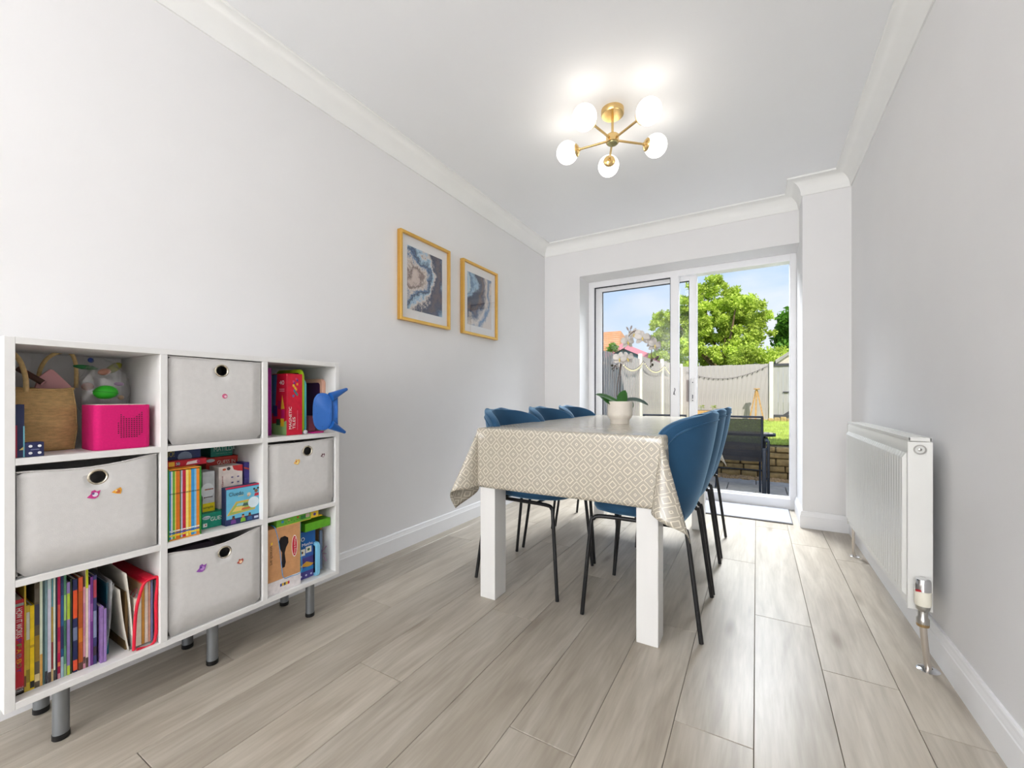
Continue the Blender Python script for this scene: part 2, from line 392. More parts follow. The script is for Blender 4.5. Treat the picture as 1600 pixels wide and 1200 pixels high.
# coving
cov = []
for k in range(9):
    a = PI / 2 * k / 8; cov.append((0.092 * (1 - math.sin(a)) + 0.004, ZC - 0.095 + 0.0 + 0.092 * (1 - math.cos(a))))
prof = [(0.0, ZC), (0.0, ZC - 0.104), (0.007, ZC - 0.104)] + [(0.010 + 0.080 * (1 - math.cos(PI / 2 * k / 8)), ZC - 0.098 + 0.088 * math.sin(PI / 2 * k / 8)) for k in range(9)] + [(0.094, ZC - 0.006), (0.094, ZC)]
path = [(X0, YR), (X0, YB), (XD1, YB), (XD1, YN), (X1, YN), (X1, YR)]
tag(MB().sweep(path, prof).build('trim_1', coving_white, smooth=35), 'white curved coving around the ceiling edge', 'coving', kind='structure')
sp = [(0, 0), (0, 0.108), (0.007, 0.108), (0.0095, 0.104), (0.0105, 0.096), (0.0125, 0.088), (0.0135, 0.082), (0.0155, 0.079), (0.0155, 0)]
tag(MB().sweep([(X0, YR), (X0, YB), (XD0, YB), (XD0, YF - 0.005)], sp).build('baseboard_left', skirting_white), 'white moulded skirting board along the left wall', 'skirting', kind='structure')
tag(MB().sweep([(XD1, YF - 0.03), (XD1, YN), (X1, YN), (X1, YR)], [(o_, z_ * 1.07) for o_, z_ in sp]).build('baseboard_right', skirting_white), 'white moulded skirting board below the radiator and around the nib', 'skirting', kind='structure')

# ---- patio door
door = bpy.data.objects.new('door_1', None); COL.objects.link(door); door.location = ((XD0 + XD1) / 2, YF, 0)
tag(door, 'white sliding patio door standing half open onto the garden', 'patio door', kind='structure')
fx0, fx1, fz0, fz1 = XD0, XD1, 0.0, ZD
mb = MB()
mb.box(fx0, fx0 + 0.058, YF, YF + 0.11, fz0, fz1, bev=0.004); mb.box(fx1 - 0.044, fx1, YF, YF + 0.11, fz0, fz1, bev=0.004)
mb.box(fx0 + 0.05, fx1 - 0.04, YF, YF + 0.11, fz1 - 0.058, fz1, bev=0.004); mb.box(fx0 + 0.05, fx1 - 0.04, YF, YF + 0.11, fz0, fz0 + 0.086, bev=0.004)
mb.box(fx0 + 0.05, fx1 - 0.04, YF + 0.035, YF + 0.045, fz0 + 0.086, fz0 + 0.100)
mb.build('frame', upvc, door)
MB().box(fx0 + 0.05, fx1 - 0.04, YF + 0.10, YF + 0.20, -0.02, 0.05, bev=0.004).build('sill', upvc, door)
mul0, mul1 = -0.676, -0.603
o = MB().box(mul0, mul1, YF - 0.004, YF + 0.045, 0.08, fz1 - 0.05, bev=0.006, seg=2).build('mullion', upvc, door)
mb = MB(); g0, g1, gz0, gz1 = fx0 + 0.058, mul0, 0.10, fz1 - 0.058
mb.box(g0, g1, YF + 0.014, YF + 0.030, gz1 - 0.006, gz1, ); mb.box(g0, g0 + 0.006, YF + 0.014, YF + 0.030, gz0, gz1); mb.box(g1 - 0.006, g1, YF + 0.014, YF + 0.030, gz0, gz1); mb.box(g0, g1, YF + 0.014, YF + 0.030, gz0, gz0 + 0.006)
mb.build('glazing_seal', seal, door)
tag(MB().box(g0, g1, YF + 0.020, YF + 0.0235, gz0, gz1).build('fixed_pane', clear_glass, door), 'fixed glass pane of the left half')
ys = YF + 0.052
s0, s1 = -1.400, -0.458; sz0, sz1 = 0.075, fz1 - 0.030
sl = MB(); st = 0.066
sl.box(s0, s0 + st, ys, ys + 0.045, sz0, sz1, bev=0.004); sl.box(s1 - st, s1, ys, ys + 0.045, sz0, sz1, bev=0.004)
sl.box(s0 + st - 0.01, s1 - st + 0.01, ys, ys + 0.045, sz1 - 0.066, sz1, bev=0.004); sl.box(s0 + st - 0.01, s1 - st + 0.01, ys, ys + 0.045, sz0, sz0 + 0.075, bev=0.004)
slo = sl.build('sliding_panel', upvc, door)
sg = MB()
for a in ((s0 + st, s0 + st + 0.005, sz0 + 0.075, sz1 - 0.066), (s1 - st - 0.005, s1 - st, sz0 + 0.075, sz1 - 0.066)): sg.box(a[0], a[1], ys + 0.012, ys + 0.034, a[2], a[3])
sg.box(s0 + st, s1 - st, ys + 0.012, ys + 0.034, sz1 - 0.071, sz1 - 0.066)
sg.build('seal', seal, slo)
MB().box(s0 + st, s1 - st, ys + 0.020, ys + 0.0235, sz0 + 0.075, sz1 - 0.066).build('pane', clear_glass, slo)
hb = MB(); hx = s1 - 0.036
hb.box(hx - 0.017, hx + 0.017, ys - 0.008, ys, 0.86, 1.075, bev=0.004)
hb.build('lock_plate', mat('lock_plate_white', (232, 232, 232), 0.35), slo)
hb = MB(); hb.box(hx - 0.004, hx + 0.004, ys - 0.0105, ys - 0.008, 0.888, 0.925, bev=0.001); hb.ball((hx, ys - 0.0095, 1.035), 0.005, 0.003, 0.005, n=8); hb.ball((hx, ys - 0.0095, 0.873), 0.005, 0.003, 0.005, n=8)
hb.build('lock_cylinder', mat('dark_steel', (90, 90, 95), 0.35, metal=1), slo)
hb = MB(); hb.box(s1 - st - 0.020, s1 - st - 0.004, ys - 0.03, ys, 0.86, 1.06, bev=0.003)
hb.build('pull_handle', mat('taupe_handle', (150, 138, 134), 0.4), slo)
kb = MB(); kx = (mul0 + mul1) / 2; kb.tube([(kx, YF - 0.006, 0.955), (kx + 0.005, YF - 0.010, 0.97), (kx, YF - 0.006, 0.985)], 0.003, 8); kb.tube([(kx, YF - 0.006, 0.955), (kx - 0.008, YF - 0.010, 0.925)], 0.003, 8); kb.tube([(kx - 0.006, YF - 0.006, 0.95), (kx + 0.004, YF - 0.010, 0.92)], 0.0025, 8)
kb.build('catch', mat('dark_steel', (90, 90, 95), 0.35, metal=1), door)

# ================================================================== ceiling light
brass = mat('brushed_brass', (224, 192, 132), 0.26, metal=1.0, var=0.06, scale=30)
opal = mat('opal_glass', (230, 226, 218), 0.3, emit=((255, 247, 236), GLOBE))
LX, LY = -0.648, 2.14
cl = thing('ceiling_light', 'brass ceiling light with five arms and white opal globes', 'ceiling light', (LX, LY, ZC))
MB().lathe([(0, 0), (0.058, 0), (0.058, -0.026), (0.055, -0.030), (0, -0.030)], (LX, LY, ZC), n=40).build('ceiling_rose', brass, cl, smooth=40)
MB().lathe([(0.0065, -0.03), (0.0065, -0.145)], (LX, LY, ZC), n=14).build('stem', brass, cl, smooth=40)
MB().lathe([(0, 0.022), (0.030, 0.022), (0.033, 0.019), (0.033, -0.016), (0.030, -0.019), (0, -0.019)], (LX, LY, 2.245), n=32).build('hub', brass, cl, smooth=40)
MB().lathe([(0, -0.019), (0.028, -0.019), (0.026, -0.023), (0.006, -0.024), (0.006, -0.028), (0, -0.028)], (LX, LY, 2.245), n=32).build('finial', mat('aged_brass', (176, 168, 120), 0.3, metal=0.9, var=0.2, scale=90), cl, smooth=40)
for a in (-177, -105, -31, 42, 112):
    d = Vector((math.cos(math.radians(a)), math.sin(math.radians(a)), 0)); c0 = Vector((LX, LY, 2.243))
    arm = MB().tube([c0 + d * 0.025, c0 + d * 0.196], 0.0058, 12).build('arm', brass, cl, smooth=40)
    MB().lathe([(0, -0.010), (0.008, -0.010), (0.010, -0.003), (0.024, 0.002), (0.0325, 0.009), (0.0335, 0.013), (0, 0.014)], c0 + d * 0.1835, d, 28).build('shade_holder', brass, arm, smooth=40)
    MB().ball(c0 + d * 0.248, 0.0585, n=32).build('globe', opal, arm, smooth=60)

# ================================================================== pictures
gold = mat('gold_frame', (226, 180, 96), 0.30, metal=0.9, var=0.04, scale=20)
mount = mat('picture_mount', (236, 234, 233), 0.8, var=0.01)
def marble(name, cy, cz, rad, seedv, cols, pos):
    cy0, cz0 = (2.002 if name.endswith('a') else 2.6045), 1.6265
    m = bpy.data.materials.new(name); m.use_nodes = True; t = m.node_tree; b = t.nodes['Principled BSDF']; L = t.links.new
    co = t.nodes.new('ShaderNodeTexCoord'); mp = t.nodes.new('ShaderNodeMapping'); mp.inputs['Location'].default_value = (seedv, cy0 - cy, cz0 - cz)
    L(co.outputs['Object'], mp.inputs[0])
    n = t.nodes.new('ShaderNodeTexNoise'); n.inputs['Scale'].default_value = 5.5; n.inputs['Detail'].default_value = 7; n.inputs['Roughness'].default_value = 0.62; L(mp.outputs[0], n.inputs['Vector'])
    sc_ = t.nodes.new('ShaderNodeVectorMath'); sc_.operation = 'MULTIPLY'; sc_.inputs[1].default_value = (0, 1, 0.8); L(mp.outputs[0], sc_.inputs[0])
    ln = t.nodes.new('ShaderNodeVectorMath'); ln.operation = 'LENGTH'; L(sc_.outputs[0], ln.inputs[0])
    ma = t.nodes.new('ShaderNodeMath'); ma.operation = 'MULTIPLY_ADD'; ma.inputs[1].default_value = 0.30; L(n.outputs['Fac'], ma.inputs[0])
    L(ln.outputs['Value'], ma.inputs[2])
    mr = t.nodes.new('ShaderNodeMapRange'); mr.inputs['From Min'].default_value = 0.12; mr.inputs['From Max'].default_value = 0.12 + rad; L(ma.outputs[0], mr.inputs['Value'])
    n3 = t.nodes.new('ShaderNodeTexNoise'); n3.inputs['Scale'].default_value = 120; L(co.outputs['Object'], n3.inputs['Vector'])
    ad = t.nodes.new('ShaderNodeMath'); ad.operation = 'MULTIPLY_ADD'; ad.inputs[1].default_value = 0.10; L(n3.outputs['Fac'], ad.inputs[0]); L(mr.outputs[0], ad.inputs[2])
    r = t.nodes.new('ShaderNodeValToRGB'); L(ad.outputs[0], r.inputs[0])
    for k, (c, p) in enumerate(zip(cols, pos)):
        e = r.color_ramp.elements[k] if k < 2 else r.color_ramp.elements.new(p)
        e.position = p; e.color = rgb(c)
    L(r.outputs[0], b.inputs['Base Color']); b.inputs['Roughness'].default_value = 0.6; return m
NAVY, SKYB, CREAM, BRN, MIDB = (52, 66, 96), (168, 200, 222), (224, 212, 202), (120, 98, 92), (88, 124, 164)
art1 = marble('marbled_print_a', 1.905, 1.66, 0.36, 0.3, [NAVY, SKYB, CREAM, (206, 188, 180), BRN, CREAM, MIDB, NAVY, SKYB, CREAM, NAVY, (104, 90, 96), NAVY, SKYB], [0.0, 0.10, 0.14, 0.28, 0.34, 0.40, 0.46, 0.50, 0.56, 0.60, 0.66, 0.76, 0.84, 1.0])
art2 = marble('marbled_print_b', 2.42, 1.78, 0.42, 2.1, [CREAM, NAVY, SKYB, (196, 214, 218), MIDB, SKYB, NAVY, (70, 74, 92), BRN, NAVY, CREAM, MIDB, CREAM], [0.0, 0.12, 0.18, 0.27, 0.33, 0.38, 0.45, 0.54, 0.60, 0.66, 0.78, 0.88, 0.95])
for y0, y1, z0, z1, art, lab in ((1.772, 2.232, 1.360, 1.893, art1, 'gold framed swirling blue and cream marbled print nearer the cube shelf'), (2.376, 2.833, 1.360, 1.893, art2, 'gold framed marbled print with a pale blue streak, nearer the patio door')):
    p = thing('framed_picture', lab, 'picture', (X0, (y0 + y1) / 2, (z0 + z1) / 2), 'gold framed prints on the left wall')
    fw = 0.017; xf = X0 + 0.032
    mb = MB()
    mb.box(X0 + 0.002, xf, y0, y0 + fw, z0, z1, bev=0.0015); mb.box(X0 + 0.002, xf, y1 - fw, y1, z0, z1, bev=0.0015)
    mb.box(X0 + 0.002, xf, y0 + fw, y1 - fw, z0, z0 + fw, bev=0.0015); mb.box(X0 + 0.002, xf, y0 + fw, y1 - fw, z1 - fw, z1, bev=0.0015)
    mb.build('frame', gold, p)
    MB().box(X0 + 0.004, X0 + 0.014, y0 + fw - 0.003, y1 - fw + 0.003, z0 + fw - 0.003, z1 - fw + 0.003).build('mount', mount, p)
    mg = 0.052
    MB().box(X0 + 0.0135, X0 + 0.0146, y0 + fw + mg, y1 - fw - mg, z0 + fw + mg * 1.1, z1 - fw - mg * 1.1).build('print', art, p)
    MB().box(X0 + 0.020, X0 + 0.022, y0 + fw - 0.002, y1 - fw + 0.002, z0 + fw - 0.002, z1 - fw + 0.002).build('glass', picture_glass, p)

# ================================================================== radiator
rad_white = mat('radiator_enamel', (226, 226, 222), 0.3, var=0.01)
RX0, RX1, RY0, RY1, RZ0, RZ1 = 0.440, 0.503, 1.897, 2.989, 0.186, 0.765
rad = thing('radiator', 'white fluted panel radiator on the right wall', 'radiator', ((RX0 + RX1) / 2, (RY0 + RY1) / 2, RZ0))
nfl = 33
def radface(u, v):
    y = RY0 + 0.012 + (RY1 - RY0 - 0.024) * u; z = RZ0 + 0.004 + (RZ1 - RZ0 - 0.010) * v
    inner = 1.0 if 0.06 < v < 0.905 else 0.0
    ph = (u * nfl) % 1.0; edge = min(u, 1 - u) * nfl
    d = 0.011 * (1 - abs(2 * ph - 1) ** 5) * inner if edge > 0.3 else 0
    return Vector((RX0 + 0.008 - d - (0.004 if 0.02 < v < 0.985 else 0.0), y, z))
mb = MB()
us = nfl * 8
vv_ = [0, 0.02, 0.03, 0.055, 0.075, 0.30, 0.60, 0.885, 0.915, 0.975, 0.99, 1.0]
g = [[mb.bm.verts.new(radface(i / us, v)) for v in vv_] for i in range(us + 1)]
for i in range(us):
    for j in range(len(vv_) - 1): mb.bm.faces.new((g[i][j], g[i + 1][j], g[i + 1][j + 1], g[i][j + 1]))
mb.build('front_panel', rad_white, rad, smooth=30)
MB().box(RX1 - 0.010, RX1, RY0 + 0.01, RY1 - 0.01, RZ0 + 0.004, RZ1 - 0.012, bev=0.003).build('rear_panel', rad_white, rad)
for yy in (RY0, RY1 - 0.004): MB().box(RX0 + 0.002, RX1 + 0.002, yy, yy + 0.004, RZ0, RZ1 - 0.014, bev=0.0012).build('side_cover', rad_white, rad)
mb = MB(); mb.box(RX0 + 0.004, RX0 + 0.009, RY0, RY1, RZ1 - 0.012, RZ1, bev=0.001); mb.box(RX1 - 0.006, RX1 - 0.001, RY0, RY1, RZ1 - 0.012, RZ1, bev=0.001); mb.box(RX0 + 0.004, RX1 - 0.001, RY0, RY0 + 0.003, RZ1 - 0.012, RZ1); mb.box(RX0 + 0.004, RX1 - 0.001, RY1 - 0.003, RY1, RZ1 - 0.012, RZ1)
for k in range(90):
    y = RY0 + 0.012 + k * (RY1 - RY0 - 0.024) / 89; mb.box(RX0 + 0.009, RX1 - 0.006, y, y + 0.007, RZ1 - 0.007, RZ1 - 0.003)
mb.build('top_grille', rad_white, rad)
MB().box(RX0 + 0.012, RX1 - 0.012, RY0 + 0.02, RY1 - 0.02, RZ0 + 0.03, RZ1 - 0.03).build('convector_core', mat('convector_grey', (150, 150, 148), 0.5), rad)
xc = (RX0 + RX1) / 2 + 0.001
pl = MB().lathe([(0, -0.006), (0.010, -0.006), (0.0125, -0.003), (0.0125, 0.0)], (xc, RY0, RZ1 - 0.040), (0, -1, 0), 24).build('end_plug', rad_white, rad, smooth=40)
MB().lathe([(0, 0.0005), (0.005, 0.0005), (0.005, 0.003), (0.003, 0.004), (0, 0.004)], (xc, RY0 - 0.0, RZ1 - 0.040), (0, -1, 0), 16).build('bleed_pin', steel, pl, smooth=40)
mb = MB()
for k in range(24):
    a0, a1 = 2 * PI * k / 24, 2 * PI * (k + 1) / 24
mb.lathe([(0.0125, 0.0), (0.0165, 0.0), (0.0165, 0.003), (0.0125, 0.003)], (xc, RY0, RZ1 - 0.040), (0, -1, 0), 24); mb.build('plug_ring', steel, pl, smooth=40)
for y in (RY0 + 0.2, RY1 - 0.2): MB().box(RX1, X1 - 0.002, y, y + 0.03, 0.3, 0.68, bev=0.002).build('bracket', rad_white, rad)
# thermostatic valve and pipe
vx, vy = 0.474, 1.874
vl = MB().lathe([(0.0145, 0.150), (0.0165, 0.154), (0.0165, 0.170), (0.0125, 0.176), (0.0125, 0.196), (0.017, 0.200), (0.0185, 0.208), (0.0185, 0.216), (0, 0.216)], (vx, vy, 0.0), n=24).build('valve_body', steel, rad, smooth=40)
MB().tube([(vx, vy, 0.196), (vx - 0.004, RY0 + 0.002, 0.210)], 0.010, 14).build('valve_tail', steel, vl, smooth=40)
MB().lathe([(0, 0.214), (0.0195, 0.214), (0.0215, 0.218), (0.0215, 0.262), (0, 0.262)], (vx, vy, 0.0), n=28).build('thermostat_head', mat('ivory_plastic', (240, 236, 220), 0.35), vl, smooth=40)
mb = MB().lathe([(0.0, 0.262), (0.0205, 0.262), (0.0205, 0.292), (0.018, 0.300), (0.010, 0.304), (0, 0.304)], (vx, vy, 0.0), n=28); mb.build('control_cap', chrome, vl, smooth=30)
MB().box(vx - 0.0215, vx - 0.006, vy - 0.0185, vy - 0.013, 0.262, 0.268).build('red_mark', mat('red_mark', (180, 40, 50), 0.4), vl)
MB().lathe([(0.0155, 0.145), (0.0165, 0.148), (0.0165, 0.156), (0.0145, 0.158)], (vx, vy, 0), n=20).build('compression_nut', mat('olive_brass', (178, 150, 108), 0.35, metal=0.9), vl, smooth=40)
pipe_m = mat('satin_pipe', (200, 192, 182), 0.3, metal=0.85, var=0.05)
pp = MB().tube([(vx, vy, 0.155), (vx + 0.006, vy + 0.004, 0.08), (0.490, 1.885, 0.0)], 0.0095, 16, sub=4).build('pipe', pipe_m, rad, smooth=40)
MB().lathe([(0.011, 0.005), (0.024, 0.003), (0.030, 0.0), (0.0, 0.0)], (0.490, 1.885, 0.0005), n=28).build('pipe_collar', chrome, pp, smooth=40)
pp = MB().tube([(0.474, 3.012, 0.215), (0.474, 3.012, 0.04), (0.480, 3.02, 0.0)], 0.0075, 12, sub=3).build('pipe', pipe_m, rad, smooth=40)
MB().lathe([(0, 0.195), (0.013, 0.195), (0.013, 0.235), (0.010, 0.245), (0, 0.245)], (0.474, 3.012, 0), n=16).build('lockshield_valve', rad_white, pp, smooth=40)
MB().lathe([(0.009, 0.004), (0.020, 0.002), (0.024, 0.0), (0, 0)], (0.480, 3.02, 0.0005), n=20).build('pipe_collar', chrome, pp, smooth=40)

# ================================================================== dining table
TX0, TX1, TY0, TY1, TZ = -1.078, -0.304, 1.566, 3.165, 0.7575
tw = mat('white_lacquered_wood', (226, 225, 222), 0.35, var=0.012, scale=30, stretch=(1, 1, 0.1))
tb = thing('dining_table', 'white dining table with square legs under a patterned cloth', 'dining table', ((TX0 + TX1) / 2, (TY0 + TY1) / 2, 0))
MB().box(TX0 - 0.006, TX1 + 0.006, TY0 - 0.004, TY1 + 0.004, TZ - 0.03, TZ, bev=0.003).build('tabletop', tw, tb)
ap = MB()
for a in ((TX0 + 0.08, TX1 - 0.08, TY0 + 0.02, TY0 + 0.04), (TX0 + 0.08, TX1 - 0.08, TY1 - 0.04, TY1 - 0.02), (TX0 + 0.02, TX0 + 0.04, TY0 + 0.08, TY1 - 0.08), (TX1 - 0.04, TX1 - 0.02, TY0 + 0.08, TY1 - 0.08)): ap.box(*a, TZ - 0.11, TZ - 0.03)
ap.build('apron', tw, tb)
for lx in (TX0, TX1 - 0.078):
    for ly in (TY0 - 0.012, TY1 - 0.085): MB().box(lx, lx + 0.078, ly, ly + 0.094, 0.0, TZ - 0.03, bev=0.0015).build('leg', tw, tb)
# patterned tablecloth
cm = bpy.data.materials.new('diamond_oilcloth'); cm.use_nodes = True; t = cm.node_tree; b = t.nodes['Principled BSDF']; L = t.links.new
uv = t.nodes.new('ShaderNodeUVMap'); mp = t.nodes.new('ShaderNodeMapping'); mp.inputs['Scale'].default_value = (1 / 0.0575, 1 / 0.0575, 1); L(uv.outputs[0], mp.inputs[0])
nzz = t.nodes.new('ShaderNodeTexNoise'); nzz.inputs['Scale'].default_value = 2.5; L(mp.outputs[0], nzz.inputs['Vector'])
nsub = t.nodes.new('ShaderNodeVectorMath'); nsub.operation = 'MULTIPLY_ADD'; nsub.inputs[1].default_value = (0.10, 0.10, 0.10); L(nzz.outputs['Color'], nsub.inputs[0]); L(mp.outputs[0], nsub.inputs[2])
fr = t.nodes.new('ShaderNodeVectorMath'); fr.operation = 'FRACTION'; L(nsub.outputs[0], fr.inputs[0])
sb = t.nodes.new('ShaderNodeVectorMath'); sb.operation = 'SUBTRACT'; sb.inputs[1].default_value = (0.5, 0.5, 0); L(fr.outputs[0], sb.inputs[0])
ab = t.nodes.new('ShaderNodeVectorMath'); ab.operation = 'ABSOLUTE'; L(sb.outputs[0], ab.inputs[0])
sx = t.nodes.new('ShaderNodeSeparateXYZ'); L(ab.outputs[0], sx.inputs[0])
ad = t.nodes.new('ShaderNodeMath'); ad.operation = 'ADD'; L(sx.outputs[0], ad.inputs[0]); L(sx.outputs[1], ad.inputs[1])
rp = t.nodes.new('ShaderNodeValToRGB'); rp.color_ramp.interpolation = 'CONSTANT'; L(ad.outputs[0], rp.inputs[0])
G_, C_ = rgb((168, 161, 147)), rgb((216, 207, 188))
st_ = [(0.0, G_), (0.06, C_), (0.125, G_), (0.415, C_), (0.482, G_), (0.70, C_), (0.785, G_)]
for k, (p_, c_) in enumerate(st_):
    e = rp.color_ramp.elements[k] if k < 2 else rp.color_ramp.elements.new(p_)
    e.position = p_; e.color = c_
L(rp.outputs[0], b.inputs['Base Color']); b.inputs['Roughness'].default_value = 0.2; b.inputs['Specular IOR Level'].default_value = 0.8
nb = t.nodes.new('ShaderNodeTexNoise'); nb.inputs['Scale'].default_value = 9; L(uv.outputs[0], nb.inputs['Vector'])
bp = t.nodes.new('ShaderNodeBump'); bp.inputs['Strength'].default_value = 0.25; bp.inputs['Distance'].default_value = 0.004; L(nb.outputs['Fac'], bp.inputs['Height']); L(bp.outputs[0], b.inputs['Normal'])
CX0, CX1, CY0, CY1, CZ, DR = -1.087, -0.295, 1.558, 3.172, 0.7605, 0.268
RR = 0.009
def drop(a):
    if a <= 0: return 0.0, 0.0
    if a < RR * PI / 2: return RR * math.sin(a / RR), -RR * (1 - math.cos(a / RR))
    return RR, -(a - RR * PI / 2) - RR
def polyat(P, f):
    n = len(P) - 1; x = min(max(f, 0), 1) * n; i = min(int(x), n - 1); k = x - i
    q = smooth_path([Vector((p[0], p[1], 0)) for p in P], 1)
    p0, p1, p2, p3 = (Vector((*P[max(i - 1, 0)], 0)), Vector((*P[i], 0)), Vector((*P[i + 1], 0)), Vector((*P[min(i + 2, n)], 0)))
    return 0.5 * ((2 * p1) + (-p0 + p2) * k + (2 * p0 - 5 * p1 + 4 * p2 - p3) * k * k + (-p0 + 3 * p1 - 3 * p2 + p3) * k ** 3)
RINGS = {(1, -1): [(0, 0), (-0.10, 0.15), (0.02, 0.24), (0.27, 0.16), (0.20, -0.10), (0.10, -0.22), (0.05, -0.10), (0, 0)],
         (-1, -1): [(0, 0), (0.04, 0.26), (0.19, 0.42), (0.22, 0.16), (0.10, -0.14), (0.04, -0.10), (0, 0)],
         (1, 1): [(0, 0), (0.10, 0.30), (0.30, 0.28), (0.22, 0.08), (0, 0)], (-1, 1): [(0, 0), (0.1, 0.28), (0.25, 0.30), (0.22, 0.05), (0, 0)]}
def cloth(s_, t_):
    W_, H_ = CX1 - CX0, CY1 - CY0
    a = -s_ if s_ < 0 else (s_ - W_ if s_ > W_ else 0); sa_ = -1 if s_ < 0 else 1
    b_ = -t_ if t_ < 0 else (t_ - H_ if t_ > H_ else 0); sb_ = -1 if t_ < 0 else 1
    x = CX0 + min(max(s_, 0), W_); y = CY0 + min(max(t_, 0), H_)
    if a > 0 and b_ > 0:
        r = math.hypot(a, b_); phi = math.atan2(a, b_) / (PI / 2)
        p = polyat(RINGS[(sa_, sb_)], phi) * max(0.0, r - 0.02)
        o1, z1 = drop(r)
        h = p.length; zz = -math.sqrt(max((-z1) ** 2 - h * h, 0))
        ph = phi * PI / 2
        return Vector((x + sa_ * (p.x + RR * math.sin(ph) * min(1, r / 0.014)), y + sb_ * (p.y + RR * math.cos(ph) * min(1, r / 0.014)), CZ + zz))
    if b_ > 0:
        o1, z1 = drop(b_); wv = 0.004 * math.sin(s_ * 9) * (b_ / DR)
        return Vector((x, y + sb_ * (o1 + wv), CZ + z1))
    if a > 0:
        o1, z1 = drop(a); wv = 0.006 * math.sin(t_ * 11 + 1) * (a / DR)
        return Vector((x + sa_ * (o1 + wv), y, CZ + z1))
    return Vector((x, y, CZ + 0.0003 * math.sin(s_ * 7) * math.sin(t_ * 5)))
def stops(Wd):
    q = [-DR + DR * k / 18 for k in range(18)] + [-0.010, -0.006, -0.003, 0.0]
    q = sorted(set(round(v, 5) for v in q)); m_ = [Wd * k / 14 for k in range(1, 14)]
    return q + m_ + [round(Wd - v, 5) for v in q[::-1]]
ss, ts = stops(CX1 - CX0), stops(CY1 - CY0)
mb = MB(); mb.uv = mb.bm.loops.layers.uv.new('UVMap')
g = [[mb.bm.verts.new(cloth(a, b_)) for b_ in ts] for a in ss]
for i in range(len(ss) - 1):
    for j in range(len(ts) - 1):
        q = [(i, j), (i + 1, j), (i + 1, j + 1), (i, j + 1)]
        f = mb.bm.faces.new([g[a][c] for a, c in q])
        for lp, (a, c) in zip(f.loops, q): lp[mb.uv].uv = (ss[a] + 0.012, ts[c] + 0.02)
tc_ = mb.build('tablecloth', cm, smooth=60)
so_ = tc_.modifiers.new('thick', 'SOLIDIFY'); so_.thickness = 0.0012; so_.offset = 1
tag(tc_, 'beige oilcloth with cream diamond pattern draped over the dining table', 'tablecloth')

# ================================================================== dining chairs
velvet = mat('blue_velvet', (30, 74, 108), 0.75, var=0.14, scale=6, sheen=1.0, bump=0.15, bscale=900)
MATS['blue_velvet'].node_tree.nodes['Principled BSDF'].inputs['Sheen Tint'].default_value = rgb((150, 190, 220))
MATS['blue_velvet'].node_tree.nodes['Principled BSDF'].inputs['Sheen Roughness'].default_value = 0.35
def cat1(P, f):
    n = len(P) - 1; x = min(max(f, 0), 1) * n; i = min(int(x), n - 1); k = x - i
    o_ = []
    for c in range(len(P[0])):
        p0, p1, p2, p3 = P[max(i - 1, 0)][c], P[i][c], P[i + 1][c], P[min(i + 2, n)][c]
        o_.append(0.5 * ((2 * p1) + (-p0 + p2) * k + (2 * p0 - 5 * p1 + 4 * p2 - p3) * k * k + (-p0 + 3 * p1 - 3 * p2 + p3) * k ** 3))
    return o_
ZB0, ZB1 = 0.385, 0.837
def back_hw(z):
    t_ = (z - ZB0) / (ZB1 - ZB0); lo = math.sin(PI / 2 * min(1, max(t_, 0) / 0.72)) ** 0.44 if t_ > 0 else 0
    hi = max(0.0, 1 - max(0.0, (t_ - 0.73) / 0.27) ** 3.4) ** (1 / 2.9)
    return 0.233 * lo * hi
def back_pt(u, v, off=0.0, sc_=1.0):
    z = ZB0 + (ZB1 - ZB0) * (0.5 - 0.5 * math.cos(PI * (0.018 + 0.964 * v))); x, _, _, _ = cat1(BACKX, (z - 0.385) / 0.45)
    c_ = 0.165 * min(1, max(0, (z - 0.36) / 0.24)) ** 0.9; y = back_hw(z) * math.sin((u * 2 - 1) * sc_ * 1.25) / math.sin(1.25)
    return Vector((x + c_ * (abs(y) / 0.233) ** 2.2 + off, y, z))
BACKX = [(-0.118, 0, 0, 0), (-0.158, 0, 0, 0), (-0.180, 0, 0, 0), (-0.196, 0, 0, 0), (-0.210, 0, 0, 0), (-0.223, 0, 0, 0), (-0.234, 0, 0, 0), (-0.243, 0, 0, 0), (-0.250, 0, 0, 0)]
